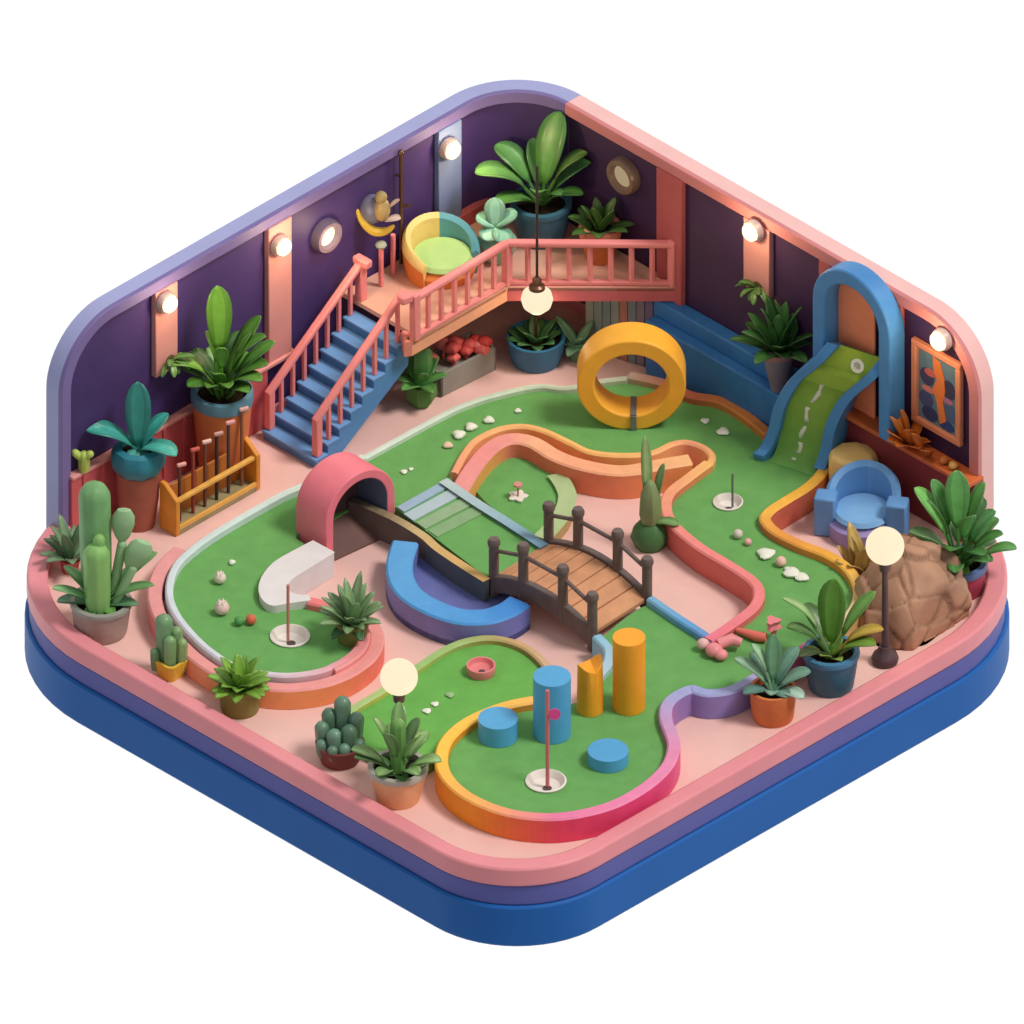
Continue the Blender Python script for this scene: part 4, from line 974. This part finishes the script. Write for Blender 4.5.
for px, rr, cc, lab in ((944, .05, (196, 116, 60), 'small rust coloured stone on the ledge just right of the orange succulent'), (953, .05, (206, 160, 84), 'small yellow ochre stone on the ledge under the picture')):
    q = on_wall(1, px, .13, .83 + .045); m = mb(cc); m.ball(q, rr, 10, .8, lambda a, z: 1 + .12 * math.cos(3 * a + 5 * z)); tag(m.build('pebble', VC, sharp=20), lab, 'stone')
c = W(959, 590); t = thing('potted_plant', 'bushy plant with broad leaves in a raspberry pot with blue rim at the far right', 'plant', c)
tp = pot_mesh(t, c, .27, .24, .36, M('raspberry_pot', (170, 66, 88), .5, .08), M('denim_rim', (92, 114, 160), .45, .06), .08)
foliage(t, tp, [(tp, 1.7, 1.4, .62, .13, dict(droop=.2, colr=(94,158,80), stem=.42)), (tp, 2.7, 1.15, .56, .11, dict(droop=.5, colr=(104,168,84), stem=.4)), (tp, 3.3, 1.0, .46, .10, dict(droop=.9, colr=(120,160,104), stem=.26)), (tp, 3.5, .75, .46, .11, dict(droop=.9, colr=(94,156,84), stem=.25)), (tp, .3, 1.15, .42, .11, dict(droop=.6, colr=(70,134,74), stem=.3)), (tp, -.1, .95, .38, .09, dict(droop=.7, colr=(84,146,70), stem=.25)), (tp, -.4, .7, .3, .08, dict(droop=.9, colr=(70,130,64), stem=.12)), (tp, 3.9, .5, .42, .09, dict(droop=.8, colr=(62,112,58), stem=.12)), (tp, 3.0, .4, .36, .09, dict(droop=.9, colr=(52,96,54), stem=.1)), (tp, 4.5, 1.1, .45, .10, dict(droop=.9, colr=(78,140,62), stem=.22)), (tp, 5.3, 1.0, .4, .10, dict(droop=1.0, colr=(70,130,60), stem=.22)), (tp, 1.0, 1.1, .5, .10, dict(droop=.8, colr=(60,116,60), stem=.25)), (tp, 4.9, .6, .28, .07, dict(droop=1.0, colr=(110,160,70), stem=.02)), (tp, .7, .5, .4, .08, dict(droop=.8, colr=(58,108,56), stem=.1))] + rosette(tp, 7, .75, 1.25, .36, .46, .085, (78, 136, 66), .06, .8, .3, stem=.22, pt=False))
c = W(831, 686); t = thing('potted_plant', 'plant with one tall paddle leaf in a petrol blue pot near the right lamp post', 'plant', c)
tp = pot_mesh(t, c, .275, .23, .44, PETR, M('steel_blue_rim', (72, 124, 158), .4, .06), .06)
foliage(t, tp, [(tp, 1.2, 1.5, .72, .155, dict(droop=.12, colr=(88,140,44), stem=.16)), (tp, 3.3, .95, .4, .09, dict(droop=.8, colr=(76,116,54), stem=.22)), (tp, 3.0, 1.15, .5, .06, dict(droop=.9, colr=(140,176,110), stem=.35)), (tp, .5, 1.0, .55, .09, dict(droop=.4, colr=(92,140,58), stem=.25)), (tp, .0, .8, .42, .09, dict(droop=.9, colr=(190,160,56), stem=.22)), (tp, -.4, .75, .42, .10, dict(droop=.8, colr=(110,150,52), stem=.15)), (tp, 3.8, .6, .3, .08, dict(droop=.8, colr=(64,80,50), stem=.15)), (tp, 2.2, .9, .4, .09, dict(droop=.6, colr=(70,110,50), stem=.2))] + rosette(tp, 6, .9, 1.3, .22, .26, .05, (136, 164, 70), .08, .6, layers=1))
c = W(773, 717); t = thing('potted_plant', 'blue green leafed succulent in a terracotta pot at the front right', 'plant', c)
tp = pot_mesh(t, c, .235, .21, .36, TERRA)
foliage(t, tp, [(tp, 1.5, 1.45, .50, .085, dict(droop=.2, colr=(96,146,106), stem=.15)), (tp, .7, 1.1, .44, .09, dict(droop=.6, colr=(112,160,136), stem=.1)), (tp, .1, .8, .36, .10, dict(droop=.7, colr=(104,150,128), stem=.1)), (tp, 3.0, 1.0, .42, .08, dict(droop=.7, colr=(130,170,140), stem=.14)), (tp, 3.6, .6, .30, .08, dict(droop=.9, colr=(90,136,124), stem=.06)), (tp, -.5, .5, .32, .09, dict(droop=.9, colr=(150,176,160), stem=.05)), (tp, 4.6, .9, .22, .07, dict(droop=.9, colr=(140,176,156))), (tp, 5.4, .7, .26, .08, dict(droop=.9, colr=(112,156,136))), (tp, 2.3, 1.0, .4, .08, dict(droop=.6, colr=(84,130,104), stem=.08)), (tp, 2.7, 1.3, .34, .06, dict(droop=.6, colr=(140,180,140), stem=.25))])
c = W(650, 545); t = thing('agave_plant', 'slender upright pale green agave with a dark bulbous base on the pink island', 'plant', c)
m = mb(); m.lathe(c, [(0, .003), (.15, .003), (.19, .10), (.16, .22), (.10, .28), (0, .28)], 20, lambda a, z: 1 + .05 * math.cos(6 * a)); m.build('base', M('bottle_green', (70, 112, 66), .5, .12), t)
m = mb((118, 142, 92)); m.lathe(c, [(.07, .22), (.115, .40), (.10, .60), (.05, .75), (0, .8)], 14, lambda a, z: 1 + .06 * math.cos(5 * a)); m.build('stalk', M('pale_olive_green', (126, 142, 96), .5, .1), t)
foliage(t, c, [(c + Vector((-.02, .02, .4)), 1.9, 1.5, .85, .06, dict(droop=.1, colr=(134,160,104))), (c + Vector((.05, 0, .45)), .8, 1.4, .5, .05, dict(droop=.2, colr=(120,150,96))), (c + Vector((.02, .0, .25)), -.3, .6, .3, .07, dict(droop=1.0, colr=(110,150,86)))])
# dried tuft by the boulder
c = W(861, 578); t = thing('dried_plant', 'tan dried tuft between the yellow border and the boulder', 'plant', c)
foliage(t, c, rosette(c + Vector((0, 0, .01)), 7, 1.2, 1.45, .40, .55, .07, (196, 166, 100), .06, .4, .3, layers=2))

# ------------------------------------------------------------------ furniture and rocks
c = Vector((3.46, .96, 0)); t = tub_chair(c, R(-100), .39, .22, .34, .62, [(150,138,190),(104,156,210),(96,150,208),(122,172,220),.5], 'blue tub armchair with square arms on the pink floor below the ledge', .10, 230, .99, 'pale blue seat cushion')
SB = M('armchair_blue', (98, 148, 204), .5, .06)
for sgn in (-1, 1):
    a = R(-100) + sgn * R(78); p = c + Vector((math.cos(a) * .37, math.sin(a) * .37, 0)); m = mb(); m.box((p.x, p.y, .235), (.20, .22, .46), R(-100)); m.build('arm_block', SB, t, bevel=.025)
c = W(861, 502); m = mb((236, 200, 130)); c = Vector((3.36, 1.60, 0)); m.lathe(c, [(0, .003), (.20, .003), (.225, .25), (.225, .44), (.2, .52), (0, .54)], 9, sx=1.15); o = m.build('pouf', M('straw_yellow', (232, 196, 124), .55, .06), bevel=.03); tag(o, 'faceted straw yellow block stool behind the blue armchair', 'stool')
# boulder
def boulder():
    bm = bmesh.new(); bmesh.ops.create_icosphere(bm, subdivisions=6, radius=1)
    from mathutils import noise
    c = Vector((3.93, -.50, 0))
    cr_ = []
    for v in bm.verts:
        p = v.co.copy(); d = p.normalized()
        sxy = Vector((d.x, d.y)).length
        x, y, z = d.x * .62, d.y * .62, d.z * .86
        # flattened towards the rim and the floor
        k = (x - y) / SQ
        if k > .46: f = .46 / k; x, y = x - (k - .46) / SQ, y + (k - .46) / SQ
        x *= 1.0 - .12 * max(0, d.z); z = max(z, -.0) if d.z < 0 else z
        nz = noise.noise(Vector((d.x, d.y, d.z)) * 2.1 + Vector((3, 1, 4)))
        s_ = 1 + .10 * nz
        # stone courses: rounded blocks between thin cracks
        vd = noise.voronoi(Vector((d.x * 1.7, d.y * 1.7, d.z * 2.8)) + Vector((.3, 5.1, 2.2)), distance_metric='DISTANCE')[0]
        crack = min(1, (vd[1] - vd[0]) / .12); cr_.append(crack); hp_ = noise.voronoi(Vector((d.x * 1.7, d.y * 1.7, d.z * 2.8)) + Vector((.3, 5.1, 2.2)))[1][0]; s_ *= (.96 + .04 * crack ** .7) * (1 + .045 * math.sin(hp_.x * 37 + hp_.y * 91 + hp_.z * 53))
        v.co = Vector((c.x + x * s_, c.y + y * s_, max(.003, z * s_)))
    me = bpy.data.meshes.new('boulder'); bm.to_mesh(me); bm.free(); me.shade_smooth()
    at = me.color_attributes.new('Col', 'FLOAT_COLOR', 'POINT')
    for i, k in enumerate(cr_):
        f = .55 + .45 * k ** .6; q = lin((172, 130, 104)); at.data[i].color = (q[0] * f, q[1] * f, q[2] * f, 1)
    me.materials.append(M('brown_cracked_stone', (166, 122, 92), .6, .2, 3, .2, 18, vc=True))
    for v in me.vertices: v.co -= c
    o = bpy.data.objects.new('boulder', me); col.objects.link(o); o.location = c
    tag(o, 'big brown cracked boulder against the right rim behind the lamp post', 'rock')
boulder()
# picture
PF = M('peach_frame', (214, 132, 98), .5, .06); a0_, a1_ = on_wall(1, 915, .005, 1.07), on_wall(1, 964, .005, 1.07)
t = thing('framed_picture', 'framed abstract picture in orange and blue hung below the right end lamp', 'picture', (a0_ + a1_) / 2)
u = (a1_ - a0_).normalized(); Lw = (a1_ - a0_).length; Hh = 1.0; fw = .07
for nm, o_, a_, h_ in (('frame', 0, Lw, fw),):
    m = mb(); 
    for (x0, x1, z0, z1) in ((0, Lw, 0, fw), (0, Lw, Hh - fw, Hh), (0, fw, fw, Hh - fw), (Lw - fw, Lw, fw, Hh - fw)): m.obox(a0_ + u * x0 + Vector((0, 0, z0)), u * (x1 - x0), NR * .06, (0, 0, z1 - z0))
    m.build('frame', PF, t, bevel=.01)
m = mb(); m.obox(a0_ + u * fw + Vector((0, 0, fw)), u * (Lw - 2 * fw), NR * .02, (0, 0, Hh - 2 * fw)); m.build('canvas', M('grey_blue_canvas', (96, 120, 132), .7, .15, 6), t)
m = mb(); ww = Lw - 2 * fw; hh = Hh - 2 * fw
def patch(pts, cc, d): m.col = cc; ps = [a0_ + u * (fw + ww * x) + Vector((0, 0, fw + hh * y)) for x, y in pts]; n_ = len(ps); m.add([p + NR * .018 for p in ps] + [p + NR * d for p in ps], [list(range(n_)), list(range(n_, 2 * n_))] + [(i, (i + 1) % n_, n_ + (i + 1) % n_, n_ + i) for i in range(n_)])
def disc(cx_, cy_, rx, ry, cc, d, k=16): patch([(cx_ + rx * math.cos(2 * PI * i / k), cy_ + ry * math.sin(2 * PI * i / k)) for i in range(k)], cc, d)
disc(.22, .62, .18, .12, (66, 58, 92), .024); disc(.78, .60, .18, .13, (58, 56, 84), .024); disc(.2, .30, .18, .12, (70, 76, 116), .024); disc(.8, .28, .17, .13, (74, 96, 130), .024); disc(.3, .12, .2, .10, (54, 58, 96), .025); disc(.72, .08, .2, .07, (48, 66, 120), .025)
disc(.30, .70, .14, .05, (200, 96, 92), .027); disc(.25, .45, .16, .04, (206, 120, 110), .027); disc(.75, .44, .14, .04, (170, 110, 140), .027)
patch([(.36, .48), (.48, .66), (.40, .78), (.38, .96), (.56, .92), (.66, .74), (.70, .56), (.64, .40), (.72, .14), (.56, .06), (.50, .30), (.44, .42)], (226, 120, 62), .031)
m.build('abstract_shapes', VC, t)

# putter rack
p0 = W(172, 535) + NL * .06; al, dp_ = UL * 1.19, -NL * .24
t = thing('putter_rack', 'orange wooden putter rack beside the left green', 'rack', p0 + al / 2 + dp_ / 2)
OR = M('orange_wood', (216, 142, 50), .5, .12, 5, .1, 15); GRW = M('grey_olive_wood', (150, 140, 104), .6, .12, 6)
for k_ in (0, .955):
    o_ = p0 + al * k_ + Vector((0, 0, .003)); e = UL * .055; pr = [(0, 0), (.24, 0), (.24, .56), (.18, .56), (.0, .42)]
    m = mb(); A_ = [o_ - NL * a + Vector((0, 0, b)) for a, b in pr]; n_ = len(A_); m.add(A_ + [p + e for p in A_], [list(range(n_)), list(range(2*n_-1, n_-1, -1))] + [(i, (i+1) % n_, n_ + (i+1) % n_, n_ + i) for i in range(n_)]); m.build('end_panel', OR, t, bevel=.01)
m = mb(); m.obox(p0 + UL * .05 + Vector((0, 0, .003)), UL * 1.09, -NL * .235, (0, 0, .06)); m.build('tray', GRW, t, bevel=.006)
m = mb(); m.obox(p0 + UL * .05 + Vector((0, 0, .06)), UL * 1.09, -NL * .03, (0, 0, .05)); m.obox(p0 + UL * .05 - NL * .02 + Vector((0, 0, .37)), UL * 1.09, -NL * .05, (0, 0, .04)); m.build('front_bar', M('yellow_wood', (226, 172, 84), .5, .1), t, bevel=.006)
m = mb(); m.obox(p0 + UL * .05 - NL * .21 + Vector((0, 0, .06)), UL * 1.09, -NL * .025, (0, 0, .40)); m.build('back_board', M('darker_orange_wood', (186, 112, 46), .55, .12, 5), t, bevel=.006)  # back board in a darker orange than the end panels
pos = [(.14, .95, 'first putter from the left, short bare dark shaft in the rack', (96, 60, 56)), (.30, 1.08, 'second putter from the left with reddish head in the rack', (150, 66, 56)), (.44, 1.10, 'third putter from the left with pale pink head in the rack', (110, 70, 60)), (.58, 1.12, 'fourth putter from the left with dark shaft in the rack', (58, 48, 52)), (.72, 1.20, 'fifth putter from the left with pink grip in the rack', (84, 66, 70)), (.88, 1.30, 'tallest putter, rightmost in the rack', (150, 96, 70))]
for f, h, lab, cc in pos:
    q = p0 + al * f - NL * .12 + Vector((0, 0, .066)); t = thing('putter', lab, 'putter', q, 'putters in the rack')
    tp = q + Vector((0, 0, h)) * .70 - NL * .0
    m = mb(); m.tube([q, tp], .018, 8); m.build('shaft', M('shaft_%d' % int(f * 100), cc, .4, .1), t)
    m = mb([(226,160,150),(196,90,80),(232,190,180),(200,150,140),(230,160,160),(232,180,170)][pos.index((f, h, lab, cc))]); m.box((tp.x + .02, tp.y, tp.z + .015), (.10, .035, .04), R(25)); m.build('head', VC, t, bevel=.01)

# ------------------------------------------------------------------ balls, pebbles, bits
def ball(px, py, r, cc, label, crown=0, z=ZG, cat='golf ball'):
    c = W(px, py, z); c = Vector((c.x, c.y, z + r)); m = mb(cc); m.ball(c, r, 20)
    o = m.build('golf_ball', VC, origin=c); tag(o, label, cat, 'balls on the greens')
    if crown:
        m = mb((232, 220, 206))
        for i in range(5): m.lathe(c + Vector((math.cos(i*1.257) * r * .45, math.sin(i*1.257) * r * .45, r * .82)), [(r * .28, 0), (0, r * .5)], 6)
        m.build('crown', VC, o)
ball(220, 583, .062, (226, 206, 192), 'pale pink ball with a small crown, upper of the two on the left green', 1)
ball(222, 614, .075, (226, 190, 184), 'larger pink ball with a small crown, near the left edge of the left green', 1)
ball(251, 624, .055, (206, 104, 76), 'small red ball on the left green')
ball(239, 625, .05, (84, 150, 82), 'small green ball beside the red ball')
ball(738, 538, .05, (206, 196, 184), 'small greyish ball below the right fairway cup')
ball(748, 545, .038, (226, 170, 166), 'tiny pink ball just right of the greyish ball')
ball(781, 566, .055, (226, 186, 170), 'pale pink ball between white pebbles on the right fairway')
def pebble(px, py, r, cc, label, sz=.5, z=ZG, group=None):
    c = W(px, py, z); m = mb(cc); ph = rnd.random() * 6
    m.ball((c.x, c.y, z + r * sz * .8 + .002), r, 14, sz, lambda a, zz: 1 + .14 * math.cos(3 * a + ph) + .06 * math.cos(5 * a + 2 * ph))
    tag(m.build('pebble', VC), label, 'pebble', 'pale pebbles on the greens')
WH = (226, 228, 214)
pebble(232, 564, .035, WH, 'tiny white pebble above the upper pink ball on the left green', .7)
for (px, py, r, lab) in ((448, 447, .05, 'peach tinted pebble, lowest of the row above the raised lane'), (459, 437, .065, 'white pebble, second from the left in the row above the wavy wall'), (471, 429, .06, 'white pebble, third from the left in the row above the wavy wall'), (489, 422, .055, 'white pebble, topmost of the row above the wavy wall'), (518, 412, .035, 'tiny pale pebble left of the yellow hoop')):
    pebble(px, py, r, WH if px > 450 else (226, 196, 170), lab, .55)
for (px, py, r, lab) in ((404, 473, .035, 'tiny white pebble right of the tunnel'), (411, 470, .025, 'speck of white stone beside the tiny pebble right of the tunnel')): pebble(px, py, r, WH, lab, .5)
for (px, py, r, lab) in ((705, 422, .045, 'small white pebble right of the yellow hoop'), (723, 433, .065, 'flat white pebble right of the yellow hoop, nearer the slide')): pebble(px, py, r, WH, lab, .35)
for (px, py, r, lab) in ((766, 556, .09, 'long white pebble above the pink ball on the right fairway'), (792, 575, .085, 'white lumpy pebble below the pink ball on the right fairway'), (802, 579, .07, 'white pebble touching the lumpy one on the right fairway'), (789, 571, .05, 'pale pebble crowning the lumpy pair on the right fairway')): pebble(px, py, r, WH, lab, .4)
for (px, py, r, lab) in ((427, 712, .045, 'white pebble on the low round green, left of the pair'), (435, 705, .04, 'white pebble on the low round green, right of the pair'), (450, 696, .045, 'faint pebble between the pink cup and the white pair')): pebble(px, py, r, WH if px < 445 else (150, 180, 130), lab, .35, .12)
# markers on the slide lane
for (px, py, r, lab) in ((861, 361, .075, 'white ring marker near the top of the slide'), (846, 370, .045, 'smaller white ring marker on the slide')): pass
# broken pink figurine
c = W(716, 655, ZG); t = thing('figurine', 'knocked over pink figurine on the fairway below the coral border', 'figurine', c)
FP = M('figurine_pink', (228, 140, 144), .4, .08)
m = mb(); m.ball(c + Vector((-.02, -.02, .075)), .09, 16, .8); m.ball(c + Vector((.05, -.08, .06)), .07, 14, .8); m.build('body', FP, t)
m = mb(); m.tube([c + Vector((.02, .04, .10)), c + Vector((.16, .10, .12)), c + Vector((.25, .08, .09))], [.06, .065, .05], 10); m.build('leg', FP, t)
m = mb(); m.ball(c + Vector((-.13, .08, .08)), .065, 14, .9); m.build('head', M('figurine_pale', (226, 180, 176), .4, .06), t)
for (px, py, ln, az, lab, cc) in ((757, 641, .16, -.4, 'coral broken stub lying on the fairway beside the coral border', (222, 112, 96)),):
    q = W(px, py, ZG); m = mb(cc); m.tube([q + Vector((-.2, .12, .05)), q + Vector((0, 0, .055)), q + Vector((.09, -.02, .055))], [.03, .055, .05], 10); tag(m.build('figurine_piece', VC), lab, 'fragment')
q = W(773, 638, ZG); m = mb((226, 130, 136)); m.lathe(q, [(.02, .002), (.03, .1), (.075, .13), (.05, .17), (.07, .22), (0, .23)], 10, lambda a, z: 1 + .3 * math.cos(3 * a)); tag(m.build('coral_flower', VC), 'small pink coral shaped flower behind the terracotta pot', 'flower')

for o in bpy.data.objects:
    if '_o' in o: del o['_o']
